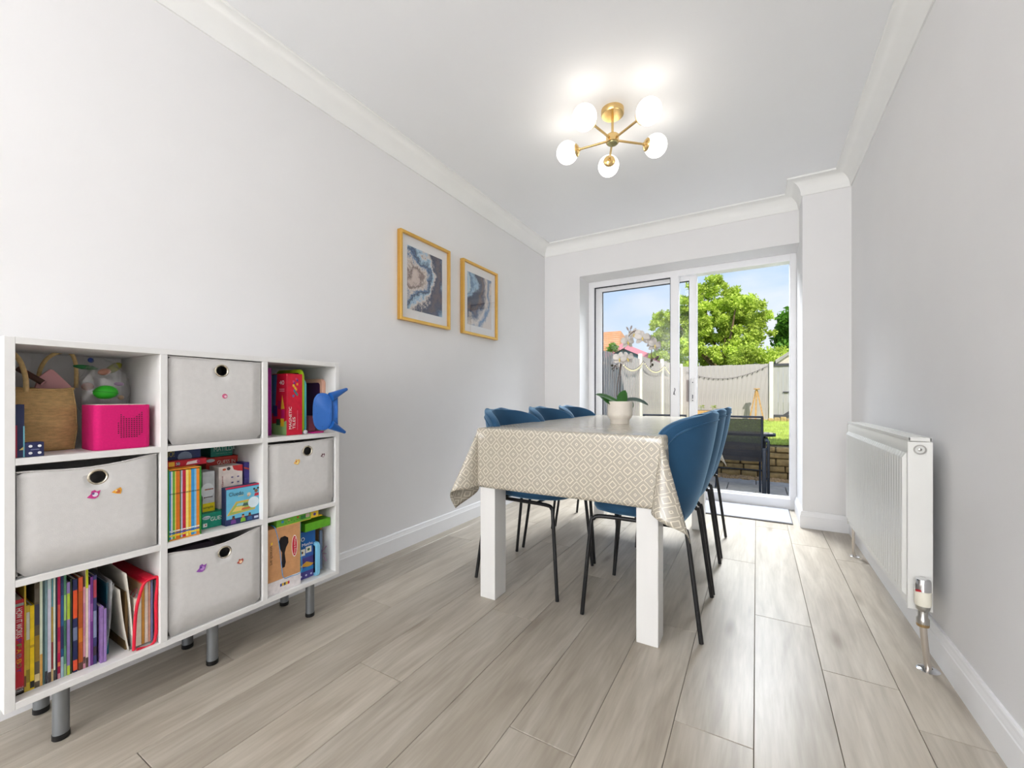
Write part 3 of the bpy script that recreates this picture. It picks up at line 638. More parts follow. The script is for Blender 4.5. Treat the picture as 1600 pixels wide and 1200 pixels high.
def make_chair():
    r = thing('dining_chair', 'x', 'chair', (0, 0, 0), 'blue velvet dining chairs around the table')
    mb = MB()
    mb.grid(lambda u, v: back_pt(u, v), 24, 30)
    bk = mb.build('backrest', velvet, r, smooth=80)
    m_ = bk.modifiers.new('thick', 'SOLIDIFY'); m_.thickness = 0.036; m_.offset = 0; m_ = bk.modifiers.new('sub', 'SUBSURF'); m_.levels = 1; m_.render_levels = 1
    # piping seam round the outer rim
    pts = []
    K = 40
    for k in range(K + 1):
        a = PI * k / K; u = 0.5 - 0.455 * math.cos(a); v = 0.42 + 0.445 * math.sin(a) ** 0.6
        p = back_pt(u, v); q = back_pt(min(u + 0.01, 1), v); w_ = back_pt(u, min(v + 0.01, 1)); n_ = (q - p).cross(w_ - p)
        n_.normalize(); n_ = n_ if n_.x < 0 else -n_
        pts.append(p + n_ * 0.0195)
    MB().tube(pts, 0.0032, 6).build('piping', velvet, bk, smooth=60)
    mb = MB(); n = 40
    rings = []
    for sc2, z in ((0.0, 0.418), (0.86, 0.418), (0.955, 0.424), (1.0, 0.440), (1.0, 0.455), (0.965, 0.470), (0.88, 0.478), (0.6, 0.476), (0.0, 0.472)):
        if sc2 == 0: rings.append([mb.bm.verts.new((0.03, 0, z))]); continue
        rg = []
        for k in range(n):
            a = 2 * PI * k / n; c, s_ = math.cos(a), math.sin(a)
            ex = 2 / 2.9; x = 0.190 * math.copysign(abs(c) ** ex, c) * sc2 + 0.030; y = (0.222 - 0.03 * max(0, -c)) * math.copysign(abs(s_) ** ex, s_) * sc2
            rg.append(mb.bm.verts.new((x, y, z + 0.012 * (abs(y) / 0.22) ** 2 - 0.006 * max(0, (x - 0.15) / 0.07))))
        rings.append(rg)
    for a, b_ in zip(rings, rings[1:]):
        for k in range(n):
            k2 = (k + 1) % n
            if len(a) == 1: mb.bm.faces.new((a[0], b_[k2], b_[k]))
            elif len(b_) == 1: mb.bm.faces.new((a[k], a[k2], b_[0]))
            else: mb.bm.faces.new((a[k], a[k2], b_[k2], b_[k]))
    mb.build('seat', velvet, r, smooth=60)
    for sy in (-1, 1):
        MB().tube([(0.225, sy * 0.226, 0.004), (0.195, sy * 0.206, 0.36), (0.185, sy * 0.198, 0.398), (0.155, sy * 0.190, 0.410), (0.02, sy * 0.178, 0.410)], 0.0085, 10, sub=4).build('leg', black_metal, r, smooth=50)
        MB().tube([(-0.225, sy * 0.204, 0.004), (-0.178, sy * 0.184, 0.36), (-0.165, sy * 0.178, 0.398), (-0.135, sy * 0.176, 0.410), (0.02, sy * 0.178, 0.410)], 0.0085, 10, sub=4).build('leg', black_metal, r, smooth=50)
    MB().tube([(0.10, -0.186, 0.410), (0.10, 0.186, 0.410)], 0.007, 8).build('crossbar', black_metal, r, smooth=50)
    MB().tube([(-0.09, -0.178, 0.410), (-0.09, 0.178, 0.410)], 0.007, 8).build('crossbar', black_metal, r, smooth=50)
    return r
ch = make_chair()
SPOTS = [(-0.980, 1.905, 0, 'blue velvet chair on the wall side of the table, nearest the cube shelf'), (-0.980, 2.390, 0, 'blue velvet chair on the wall side, middle one of its row'), (-0.985, 2.860, 0, 'blue velvet chair on the wall side, closest to the patio door'),
         (-0.398, 1.860, PI, 'blue velvet chair on the radiator side, its whole back in view beside the cloth corner'), (-0.395, 2.300, PI, 'blue velvet chair on the radiator side, half hidden behind the nearest one'), (-0.395, 2.796, PI, 'blue velvet chair on the radiator side, closest to the patio door')]
for k, (x, y, rz, lab) in enumerate(SPOTS):
    o = ch if k == 0 else dup(ch)
    o.location = (x, y, 0); o.rotation_euler = (0, 0, rz); o['label'] = lab

# ================================================================== potted orchid
PX, PY, PZ = -0.625, 2.195, CZ + 0.0006
pot_m = mat('cream_ceramic', (226, 218, 205), 0.5, var=0.03)
orc = thing('potted_orchid', 'white moth orchid arching over a dimpled cream pot on the dining table', 'orchid', (PX, PY, PZ))
mb = MB()
prof = [(0, 0), (0.047, 0.0), (0.049, 0.003), (0.049, 0.020), (0.0515, 0.024), (0.061, 0.036), (0.0635, 0.045)]
nph, nz = 44, 20
rings = []
for r_, z_ in prof:
    rings.append([mb.bm.verts.new((PX + r_ * math.cos(2 * PI * k / (nph * 2)), PY + r_ * math.sin(2 * PI * k / (nph * 2)), PZ + z_)) for k in range(nph * 2)] if r_ > 0 else [mb.bm.verts.new((PX, PY, PZ))])
for j in range(1, nz + 1):
    z_ = 0.045 + 0.072 * j / nz; rg = []
    for k in range(nph * 2):
        a = 2 * PI * k / (nph * 2); r_ = 0.0635 + (0.0011 if (j % 4 in (1, 2)) == (k % 4 in (1, 2)) and j < nz - 1 else 0)
        rg.append(mb.bm.verts.new((PX + r_ * math.cos(a), PY + r_ * math.sin(a), PZ + z_)))
    rings.append(rg)
for r_, z_ in ((0.0625, 0.1185), (0.0595, 0.1185), (0.0590, 0.095)): rings.append([mb.bm.verts.new((PX + r_ * math.cos(2 * PI * k / (nph * 2)), PY + r_ * math.sin(2 * PI * k / (nph * 2)), PZ + z_)) for k in range(nph * 2)])
for a, b_ in zip(rings, rings[1:]):
    n = nph * 2
    for k in range(n):
        k2 = (k + 1) % n
        if len(a) == 1: mb.bm.faces.new((a[0], b_[k2], b_[k]))
        else: mb.bm.faces.new((a[k], a[k2], b_[k2], b_[k]))
mb.build('pot', pot_m, orc, smooth=50)
MB().lathe([(0, 0.100), (0.03, 0.103), (0.0592, 0.098)], (PX, PY, PZ), n=30).build('bark_mulch', mat('bark_mulch', (78, 58, 42), 0.95, var=0.4, scale=90, bump=1.0, bscale=150), orc)
leaf_m = mat('orchid_leaf', (54, 104, 44), 0.38, var=0.12, scale=30)
CR = Vector((math.cos(YAW), math.sin(YAW), 0)); CF = Vector((-math.sin(YAW), math.cos(YAW), 0))
def O(u, zz, d=0.0): return Vector((PX, PY, 0)) + CR * u + CF * d + Vector((0, 0, zz))
def leaf(p0, p1, p2, wd, name='leaf', m=leaf_m, up=Vector((0, 0, 1)), n=12, cup=0.18, tw_=0.0):
    mb = MB()
    def fn(u, v):
        a = p0.lerp(p1, u); b_ = p1.lerp(p2, u); c = a.lerp(b_, u); d = (b_ - a).normalized(); side = d.cross(up).normalized()
        side = Matrix.Rotation(tw_, 3, d) @ side
        nn = side.cross(d).normalized(); wv = wd * (math.sin(PI * min(1, u * 0.94 + 0.06)) ** 0.6) * (1 - 0.25 * u)
        q = (v - 0.5) * 2
        return c + side * (q * wv) + nn * (abs(q) ** 1.5 * wv * cup)
    mb.grid(fn, n, 6); o = mb.build(name, m, orc, smooth=80)
    s_ = o.modifiers.new('thick', 'SOLIDIFY'); s_.thickness = 0.0016; return o
leaf(O(-0.008, 0.872), O(-0.075, 0.905), O(-0.133, 0.915, -0.02), 0.028, up=Vector((0.3, -0.6, 1)))
leaf(O(-0.008, 0.868), O(-0.07, 0.875), O(-0.118, 0.905, -0.05), 0.026, up=Vector((0.1, -1.0, 0.7)))
leaf(O(0.004, 0.866), O(0.012, 0.905, -0.01), O(0.022, 0.938, -0.03), 0.031, up=Vector((0.2, -1.0, 0.3)))
leaf(O(0.010, 0.868), O(0.02, 0.90, 0.02), O(0.05, 0.925, 0.05), 0.024, up=Vector((-0.2, -0.6, 0.7)))
leaf(O(0.012, 0.876), O(0.085, 0.905), O(0.142, 0.858, -0.03), 0.024, m=mat('orchid_leaf_dark', (72, 92, 84), 0.35, var=0.1), up=Vector((0, -0.5, 1)))
MB().tube([O(0.045, 0.87), O(0.066, 0.872, -0.01), O(0.068, 0.852, -0.01), O(0.06, 0.842, -0.01)], 0.0018, 6, sub=4).build('aerial_root', mat('aerial_root', (86, 110, 70), 0.7), orc, smooth=60)
stem_m = mat('orchid_stem', (96, 76, 66), 0.6)
PXM = 2.045 / 651      # metres per photograph pixel at the pot's distance
def Q(px, py, d=0.0): return O((px - 968) * PXM, EYE + (HY - py) * PXM, d)
MB().tube([Q(963, 620), Q(964, 600), Q(967, 580), Q(970, 560), Q(973, 547), Q(978, 530), Q(985, 515), Q(997, 508), Q(1012, 517), Q(1021, 535), Q(1021, 552), Q(1020, 562)], 0.0021, 7, sub=4).build('flower_stem', stem_m, orc, smooth=60)
MB().tube([Q(969, 620, 0.01), Q(969, 600, 0.01), Q(970, 575, 0.008), Q(972, 556, 0.004)], 0.0022, 7, sub=4).build('support_cane', mat('support_cane', (84, 66, 52), 0.7), orc, smooth=60)
MB().tube([Q(968, 563), Q(961, 566), Q(957, 573)], 0.0014, 6, sub=3).build('side_stem', stem_m, orc, smooth=60)
petal_m = mat('orchid_petal', (214, 208, 202), 0.55, var=0.05, scale=120)
MATS['orchid_petal'].node_tree.nodes['Principled BSDF'].inputs['Subsurface Weight'].default_value = 0.1
MATS['orchid_petal'].node_tree.nodes['Principled BSDF'].inputs['Subsurface Radius'].default_value = (0.02, 0.015, 0.01)
lip_m = mat('orchid_lip', (228, 206, 120), 0.5)
def flower(c, nrm, size=0.036, roll=0.0, stemto=None):
    nrm = Vector(nrm).normalized(); up = Vector((0, 0, 1)); rt = nrm.cross(up).normalized() * -1; up = rt.cross(nrm) * -1
    up = Matrix.Rotation(roll, 3, nrm) @ up; rt = Matrix.Rotation(roll, 3, nrm) @ rt
    mb = MB()
    for ang, ln, wd, lift in ((90, 1.02, 0.36, 0.0), (222, 1.02, 0.34, 0.0), (318, 1.02, 0.34, 0.0), (14, 1.08, 0.56, 0.006), (166, 1.08, 0.56, 0.006)):
        a = math.radians(ang); d = rt * math.cos(a) + up * math.sin(a); sd = nrm.cross(d)
        def fn(u, v, d=d, sd=sd, ln=ln, wd=wd, lift=lift):
            q = (v - 0.5) * 2; wv = wd * size * math.sin(PI * (0.08 + 0.88 * u)) ** 0.55 * (0.55 + 0.6 * u if wd > 0.5 else 1)
            return Vector(c) + d * (ln * size * (0.04 + u)) + sd * (q * wv) + nrm * (lift + size * (0.16 * u - 0.30 * u * u) + abs(q) ** 2 * size * 0.07 + 0.03 * size * math.sin(7 * u + 4 * q))
        mb.grid(fn, 7, 6)
    fl = mb.build('flower', petal_m, orc, smooth=80)
    s_ = fl.modifiers.new('thick', 'SOLIDIFY'); s_.thickness = 0.0007
    lb = MB(); lb.ball(Vector(c) + nrm * 0.006 - up * 0.004, 0.005, 0.006, 0.006, n=10); lb.ball(Vector(c) + nrm * 0.010 - up * 0.011, 0.0035, 0.004, 0.008, n=10)
    lb.build('lip', lip_m, fl, smooth=60)
    if stemto is not None: MB().tube([stemto, Vector(c) - nrm * 0.004], 0.0013, 6).build('pedicel', stem_m, fl)
bk_ = -CF
flower(Q(979, 528, -0.015), bk_ + CR * 0.35 + Vector((0, 0, 0.05)), 0.036, 0.1, Q(975, 540))
flower(Q(967, 556, -0.012), bk_ - CR * 0.2 + Vector((0, 0, -0.1)), 0.034, -0.2, Q(972, 550))
flower(Q(978, 556, -0.022), bk_ + CR * 0.2 + Vector((0, 0, -0.05)), 0.034, 0.3, Q(973, 550))
flower(Q(994, 514, 0.01), bk_ - CR * 0.9 + Vector((0, 0, 0.2)), 0.033, 0.0, Q(992, 510))
flower(Q(1004, 521, -0.015), bk_ + Vector((0, 0, 0.05)), 0.037, 0.0, Q(1003, 512))
flower(Q(1019, 526, 0.0), bk_ + CR * 0.7, 0.034, 0.2, Q(1017, 524))
flower(Q(1025, 533, -0.01), bk_ + CR * 0.35 + Vector((0, 0, -0.1)), 0.036, -0.1, Q(1021, 535))
def bud(px, py, sx_, sz_, m, ang=0, d=0, to=None):
    o = MB().ball(Q(px, py, d), sx_, sx_, sz_, n=10, rot=Matrix.Rotation(ang, 3, CF)).build('bud', m, orc, smooth=70)
    if to: MB().tube([Q(px, py, d), Q(*to, d)], 0.001, 5).build('bud_stalk', stem_m, o)
bud_p = mat('bud_pink_grey', (170, 156, 150), 0.6); bud_d = mat('bud_dark', (66, 64, 48), 0.6)
bud(981, 505, 0.0045, 0.012, bud_p, -0.5, to=(985, 513)); bud(987, 503, 0.005, 0.012, bud_p, 0.35, to=(985, 513))
bud(1031, 554, 0.007, 0.014, mat('bud_maroon', (92, 76, 70), 0.6), 0.7, to=(1021, 556)); bud(1022, 558, 0.006, 0.009, bud_d, to=(1021, 552)); bud(1023, 566, 0.006, 0.008, bud_d, to=(1020, 560)); bud(1020, 569, 0.004, 0.006, bud_d, to=(1020, 562))
for px, py, s_ in ((955, 567, 0.006), (955, 573, 0.004), (963, 572.5, 0.004), (957.5, 576, 0.003)): bud(px, py, s_, s_, bud_d, to=(961, 567))

# ================================================================== doormat
mat_m = mat('pale_mat_fabric', (158, 159, 164), 0.95, var=0.05, scale=200, bump=0.4, bscale=600)
dm = thing('doormat', 'pale grey doormat on the floor in front of the patio door', 'doormat', (-0.30, 3.75, 0))
MB().box(-0.86, 0.224, 3.535, 3.985, 0.0, 0.007, bev=0.002).build('backing', mat('mat_backing', (96, 94, 94), 0.9), dm)
MB().box(-0.854, 0.218, 3.543, 3.979, 0.007, 0.011, bev=0.002).build('pile', mat_m, dm)

# ================================================================== cube shelf
SXF, SXB = -1.520, -1.819
SY = [0.239, 0.257, 0.536, 0.554, 0.833, 0.851, 1.130, 1.148]
SZ = [0.156, 0.173, 0.4467, 0.4637, 0.7373, 0.7543, 1.028, 1.045]
def yx(px, X): return S(px, 600, X)[0]
def zx(px, py, X): return S(px, py, X)[1]
sh = thing('cube_shelf', 'white nine-compartment cube shelf on short grey legs against the left wall', 'shelf unit', ((SXF + SXB) / 2, 0.69, 0))
bv = 0.0008
for a, b_ in ((0, 1), (6, 7)): MB().box(SXB, SXF, SY[a], SY[b_], SZ[0], SZ[7], bev=bv).build('side_panel', white_board, sh)
MB().box(SXB, SXF, SY[1], SY[6], SZ[6], SZ[7], bev=bv).build('top_panel', white_board, sh)
MB().box(SXB, SXF, SY[1], SY[6], SZ[0], SZ[1], bev=bv).build('bottom_panel', white_board, sh)
for a, b_ in ((2, 3), (4, 5)): MB().box(SXB, SXF, SY[a], SY[b_], SZ[1], SZ[6], bev=bv).build('divider', white_board, sh)
for c in (1, 3, 5):
    for a, b_ in ((2, 3), (4, 5)): MB().box(SXB, SXF, SY[c], SY[c + 1], SZ[a], SZ[b_], bev=bv).build('shelf', white_board, sh)
MB().box(SXB - 0.003, SXB, SY[0], SY[7], SZ[0], SZ[7]).build('back_panel', white_board, sh)
for y in (0.347, 0.703, 1.060):
    for x in (-1.588, -1.768):
        lg = MB().lathe([(0, SZ[0]), (0.0165, SZ[0]), (0.0165, 0.012), (0, 0.012)], (x, y, 0), n=28).build('leg', grey_tube, sh, smooth=40)
        MB().lathe([(0, 0.015), (0.0175, 0.015), (0.0175, 0.002), (0.016, 0), (0, 0)], (x, y, 0), n=28).build('foot_cap', black_plastic, lg, smooth=40)
# fabric bins
ring_m = mat('eyelet_metal', (196, 188, 172), 0.22, metal=1.0, var=0.05)
def fabric_bin(c, r_, label, sag, gapl, gapr, toph, ey, ez, lean=0.0):
    y0, y1, z0, z1 = SY[c * 2 + 1] + 0.003, SY[c * 2 + 2] - 0.003, SZ[r_ * 2 + 1], SZ[r_ * 2 + 2]
    xf = SXF - 0.012
    b = thing('fabric_bin', label, 'storage bin', ((xf + SXB) / 2, (y0 + y1) / 2, z0), 'white fabric bins in the cube shelf')
    R_ = 0.0165; n = 72; mb = MB(); z0b = z0 + 0.001
    def top(y): u = (y - y0) / (y1 - y0); return z0b + toph - gapl * (1 - u) - gapr * u - sag * math.sin(PI * u) ** 1.3
    outer = []
    for k in range(n):
        a = 2 * PI * k / n; dy, dz = math.cos(a), math.sin(a); ts_ = []
        if dy > 1e-6: ts_.append(((y1 - lean) - ey) / dy)
        if dy < -1e-6: ts_.append((y0 - ey) / dy)
        if dz < -1e-6: ts_.append((z0b - ez) / dz)
        if dz > 1e-6:
            lo, hi = 0, 2.0
            tmax = min(ts_) if ts_ else 2.0
            for _ in range(24):
                md = (lo + hi) / 2
                yy = min(max(ey + dy * md, y0), y1)
                if ez + dz * md < top(yy): lo = md
                else: hi = md
            ts_.append(lo)
        outer.append((dy, dz, min(ts_)))
    rings = []
    for q in (0.0, 0.12, 0.35, 0.7, 1.0):
        rg = []
        for dy, dz, tm in outer:
            rr = R_ + (tm - R_) * q
            Y_, Z_ = ey + dy * rr, ez + dz * rr
            u = (Y_ - y0) / (y1 - y0); v = (Z_ - z0b) / toph
            rg.append(mb.bm.verts.new((xf + 0.003 * math.sin(PI * min(max(u, 0), 1)) * math.sin(PI * min(max(v, 0), 1)) + 0.001 * math.sin(13 * u + 7 * v) * q * (1 - q), Y_, Z_)))
        rings.append(rg)
    for a, b2 in zip(rings, rings[1:]):
        for k in range(n): mb.bm.faces.new((a[k], a[(k + 1) % n], b2[(k + 1) % n], b2[k]))
    fp = mb.build('front_panel', bin_fabric, b, smooth=60); m_ = fp.modifiers.new('thick', 'SOLIDIFY'); m_.thickness = 0.0035; m_.offset = -1
    # stitched top hem
    pts = [(xf + 0.0035, y0 + (y1 - lean - y0) * k / 20, top(y0 + (y1 - lean - y0) * k / 20) - 0.001) for k in range(21)]
    MB().tube(pts, 0.0022, 6).build('hem', bin_fabric, b, smooth=60)
    mb = MB(); xb = SXB + 0.02; hz = z0b + toph * 0.93
    mb.box(xb, xf - 0.004, y0, y0 + 0.003, z0b, z0b + toph - gapl - 0.002); mb.box(xb, xf - 0.004, y1 - 0.003 - lean, y1 - lean, z0b, z0b + toph - gapr - 0.002)
    mb.box(xb, xb + 0.003, y0, y1 - lean, z0b, hz); mb.box(xb, xf - 0.004, y0, y1 - lean, z0b, z0b + 0.003)
    mb.build('body', bin_fabric, b)
    e_ = MB(); m1_, m2_ = R_ * 0.94, R_ * 1.32
    e_.lathe([(m1_, -0.006), (m1_, 0.0005), (m1_ + 0.001, 0.0025), ((m1_ + m2_) / 2, 0.0035), (m2_ - 0.0005, 0.002), (m2_, -0.001)], (xf + 0.003, ey, ez), (1, 0, 0), 40)
    e_.build('eyelet', ring_m, b, smooth=50)
    return b, xf
def at_face(px, py, X): y, z = S(px, py, X); return y, z
XFACE = SXF - 0.010
ey, ez = at_face(152.5, 745, XFACE); b1, xf = fabric_bin(0, 1, 'white fabric bin in the left column, middle row, with a sagging top edge', 0.012, 0.008, -0.006, 0.2640, ey, ez, 0.003)
ey, ez = at_face(346, 579.5, XFACE); b2, xf = fabric_bin(1, 2, 'white fabric bin in the top row of the shelf with one small round sticker', 0.000, 0.0, 0.002, 0.2700, ey, ez)
ey, ez = at_face(350.5, 862.5, XFACE); b3, xf = fabric_bin(1, 0, 'white fabric bin in the bottom row with a deeply sagging top edge and purple sticker', 0.020, 0.006, -0.004, 0.262, ey, ez, 0.003)
ey, ez = at_face(480, 704.5, XFACE); b4, xf = fabric_bin(2, 1, 'white fabric bin in the right column, middle row, with a small yellow sticker', 0.003, 0.006, 0.002, 0.2680, ey, ez, 0.002)
# dark things inside two bins
tag(MB().box(-1.76, -1.60, 0.60, 0.72, 0.19, 0.41, bev=0.01).build('toy_box', mat('dull_violet', (92, 78, 92), 0.6)), 'dull violet box peeping over the sagging edge of the bottom-row fabric bin', 'box')
# stickers (plain coloured cut-outs)
def sticker(px, py, cols, pts_, sc_, label, lab2=None):
    y, z = at_face(px, py, XFACE); o = thing('sticker', label, 'sticker', (xf + 0.0070, y, z), 'small stickers on the fabric bins')
    def P(q, s_, dx, dz): return [(a * sc_ * s_ + dx, b_ * sc_ * s_ + dz) for a, b_ in q]
    prints([(plain(cols[0]), P(pts_, 1, 0, 0)), (plain(cols[1]), P(disc(0, 0, 0.45, 10), 1, 0.002, -0.001)), (plain(cols[2]), P(disc(0, 0, 0.25, 8), 1, -0.002, 0.002))], (xf + 0.0070, y, z), XP, o, 'printed_patch', 0.0003)
blob = [(-1.0, -0.2), (-0.5, 0.3), (-0.3, 0.9), (0.3, 0.6), (0.7, 0.9), (1.0, 0.3), (0.8, -0.3), (0.3, -0.8), (-0.3, -0.6)]
spiky = [(-1.1, -0.5), (-0.5, 0.1), (-0.4, 0.7), (0.1, 0.9), (0.4, 0.5), (1.0, 0.7), (0.8, 0.0), (0.6, -0.6), (0.1, -0.9), (-0.4, -0.8)]
tri = [(-1.1, -0.1), (-0.2, 0.5), (0.7, 0.9), (0.9, 0.2), (0.7, -0.8), (-0.2, -0.6)]
sticker(146, 772, [(206, 60, 140), (226, 220, 232), (110, 90, 140)], spiky, 0.013, 'magenta and lilac sticker on the middle-row left fabric bin, below its eyelet')
sticker(182, 767, [(236, 168, 52), (200, 110, 60), (244, 220, 150)], tri, 0.011, 'orange triangular sticker on the middle-row left fabric bin')
sticker(350, 619, [(206, 92, 132), (238, 210, 222), (226, 120, 150)], disc(0, 0, 0.9, 14), 0.009, 'round pink and white striped sticker on the top-row fabric bin')
sticker(314, 887, [(150, 84, 176), (200, 150, 216), (96, 60, 150)], spiky, 0.014, 'purple sticker on the bottom-row fabric bin, left of its eyelet')
sticker(374, 877, [(172, 72, 62), (240, 214, 180), (226, 150, 110)], blob, 0.011, 'brown and cream sticker on the bottom-row fabric bin, right of its eyelet')
sticker(462.5, 722, [(240, 190, 100), (248, 226, 150), (200, 120, 70)], blob, 0.013, 'yellow sticker on the right-column fabric bin')
sticker(503, 711.5, [(110, 76, 84), (220, 210, 214), (90, 60, 66)], blob, 0.010, 'small brown and grey sticker on the right-column fabric bin')

# ---- books, boxes and toys in the open compartments
def col(c, r=0.45): return mat('cover_%d_%d_%d' % c, c, r, var=0.10, scale=60)
def book(y0, y1, z0, z1, xf_, depth, c, label, bands=(), lean=0.0, group='picture books in the bottom left compartment', hardback=False, spine_text=None):
    """upright book, spine towards +x; bands = [(z fraction, z fraction, colour)]"""
    t_ = thing('book', label, 'book', ((xf_ - depth / 2), (y0 + y1) / 2, z0), group)
    g = min(0.0012, (y1 - y0) * 0.18); mb = MB(); cs = [col(c)]
    mb.box(xf_ - depth, xf_, y0, y0 + g, z0, z1); mb.box(xf_ - depth, xf_, y1 - g, y1, z0, z1); mb.box(xf_ - 0.0015, xf_, y0 + g, y1 - g, z0, z1)
    for f0, f1, bc in bands:
        m_ = col(bc)
        if m_ not in cs: cs.append(m_)
        mb.box(xf_, xf_ + 0.0004, y0 + 0.0002, y1 - 0.0002, z0 + (z1 - z0) * f0, z0 + (z1 - z0) * f1, mi=cs.index(m_))
    if lean:
        sh_ = Matrix.Identity(4); sh_[1][2] = math.tan(lean); sh_[1][3] = -math.tan(lean) * z0
        bmesh.ops.transform(mb.bm, matrix=sh_, verts=mb.bm.verts)
    mb.build('cover', cs, t_)
    pb = MB().box(xf_ - depth + 0.002, xf_ - 0.0016, y0 + g, y1 - g, z0 + 0.002, z1 - 0.002)
    if lean: bmesh.ops.transform(pb.bm, matrix=sh_, verts=pb.bm.verts)
    pb.build('pages', paper, t_)
    if spine_text:
        for s_, f0, f1, tc2 in spine_text:
            z0_, z1_ = z0 + (z1 - z0) * f0, z0 + (z1 - z0) * f1
            text(s_, (xf_ + 0.0004, y0 + (y1 - y0) * 0.18, z0_), XP, z1_ - z0_, (y1 - y0) * 0.62, t_, plain(tc2), rot=-PI / 2, name='spine_lettering')
    return t_
XS = -1.555; ZB = SZ[1] + 0.0003
BK = [  # px left, px right, py top (read at left px), colour, description, bands
 (22.5, 37.5, 937, (196, 32, 52), 'thick red book with white spine lettering, leftmost in the bottom left compartment', [(0.0, 0.06, (60, 50, 50)), (0.0, 0.015, (226, 200, 140)), (0.93, 0.96, (150, 160, 150))]),
 (38.0, 40.8, 913, (214, 186, 70), 'tall thin mustard book next to the thick red one', [(0.25, 0.95, (206, 170, 50)), (0.05, 0.15, (120, 60, 50))]),
 (41.0, 46.6, 946, (196, 170, 52), 'short mustard patterned book beside the tall thin mustard one', [(0.6, 0.92, (196, 196, 180)), (0.1, 0.25, (150, 130, 40))]),
 (47.0, 53.6, 946, (238, 202, 24), 'short bright yellow book among the bottom left books', [(0.02, 0.1, (40, 40, 40)), (0.5, 0.53, (200, 160, 30))]),
 (54.0, 61.8, 912, (92, 82, 66), 'dark olive book with a chequered spine and gold patches', [(0.06, 0.13, (220, 200, 150)), (0.25, 0.5, (150, 120, 40)), (0.6, 0.8, (60, 60, 80)), (0.82, 0.95, (100, 92, 80))]),
 (62.2, 66.4, 907, (214, 222, 200), 'pale cream-green slim book', [(0.0, 0.3, (216, 166, 84))]),
 (66.8, 69.8, 906, (66, 92, 92), 'slim dark teal book beside the pale cream-green one', []),
 (70.2, 74.2, 906, (120, 150, 158), 'slim grey-blue book beside a dark teal one', [(0.0, 0.12, (50, 50, 56))]),
 (74.6, 79.8, 904, (206, 206, 222), 'pale lavender slim book', [(0.9, 1.0, (190, 210, 210)), (0.0, 0.1, (70, 60, 60))]),
 (80.2, 83.2, 903, (170, 140, 60), 'slim book with teal, gold and dark red spine bands', [(0.72, 1.0, (80, 140, 150)), (0.12, 0.38, (130, 40, 40)), (0.0, 0.12, (200, 170, 120))]),
 (83.6, 86.6, 902, (222, 232, 218), 'pale mint slim book beside a gap of dark navy', [(0.0, 0.1, (70, 60, 60))]),
 (87.0, 89.6, 901, (26, 34, 50), 'slim dark navy filler coloured as the shaded gap left of the magenta book', []),  # dark filler, its colour stands for the shaded gap between two books
 (90.0, 94.4, 900, (176, 20, 70), 'magenta book with orange lettering patches on the spine', [(0.12, 0.16, (220, 120, 80)), (0.25, 0.36, (200, 70, 80)), (0.5, 0.72, (206, 84, 70)), (0.0, 0.05, (200, 140, 150))]),
 (94.8, 99.4, 898, (38, 84, 132), 'blue book right of the magenta one', [(0.28, 0.5, (36, 46, 90)), (0.8, 1.0, (34, 52, 96)), (0.0, 0.2, (150, 180, 190))]),
 (99.8, 103.6, 898, (86, 140, 108), 'green slim book with pale lettering', [(0.3, 0.55, (60, 110, 90)), (0.55, 0.8, (160, 200, 110)), (0.0, 0.12, (160, 190, 140))]),
 (104.6, 109.4, 910, (142, 122, 178), 'shorter lilac and lime book', [(0.60, 0.88, (176, 200, 60)), (0.0, 0.1, (186, 206, 60))]),
 (109.8, 112.4, 905, (48, 62, 38), 'slim dark green book right of the lilac and lime one', []),
 (114.0, 121.0, 905, (34, 40, 84), 'navy book with an orange upper spine band', [(0.58, 0.88, (226, 84, 40)), (0.02, 0.13, (226, 84, 50)), (0.34, 0.48, (110, 120, 150))]),
 (122.6, 129.4, 902, (176, 84, 32), 'burnt orange book beside the navy one', [(0.3, 0.45, (206, 120, 40)), (0.85, 1.0, (210, 90, 50)), (0.0, 0.08, (90, 60, 50))]),
 (130.0, 133.4, 917, (206, 140, 160), 'slim dusty pink book', [(0.06, 0.14, (90, 60, 60)), (0.4, 0.8, (190, 120, 150))]),
 (133.8, 138.0, 888, (226, 206, 190), 'tall cream book with a lime top band', [(0.80, 1.0, (186, 196, 30)), (0.0, 0.1, (90, 70, 60))]),
 (138.3, 141.0, 914, (190, 150, 206), 'slim lilac book beside the tall cream one', []),
 (141.3, 145.4, 902, (110, 52, 130), 'purple slim book right of the lilac one', [(0.5, 0.7, (150, 90, 160))]),
 (145.8, 151.0, 899, (60, 62, 110), 'indigo book with a red and pale lettered spine', [(0.75, 0.95, (170, 60, 80)), (0.3, 0.6, (140, 150, 180)), (0.1, 0.2, (60, 50, 60))]),
]
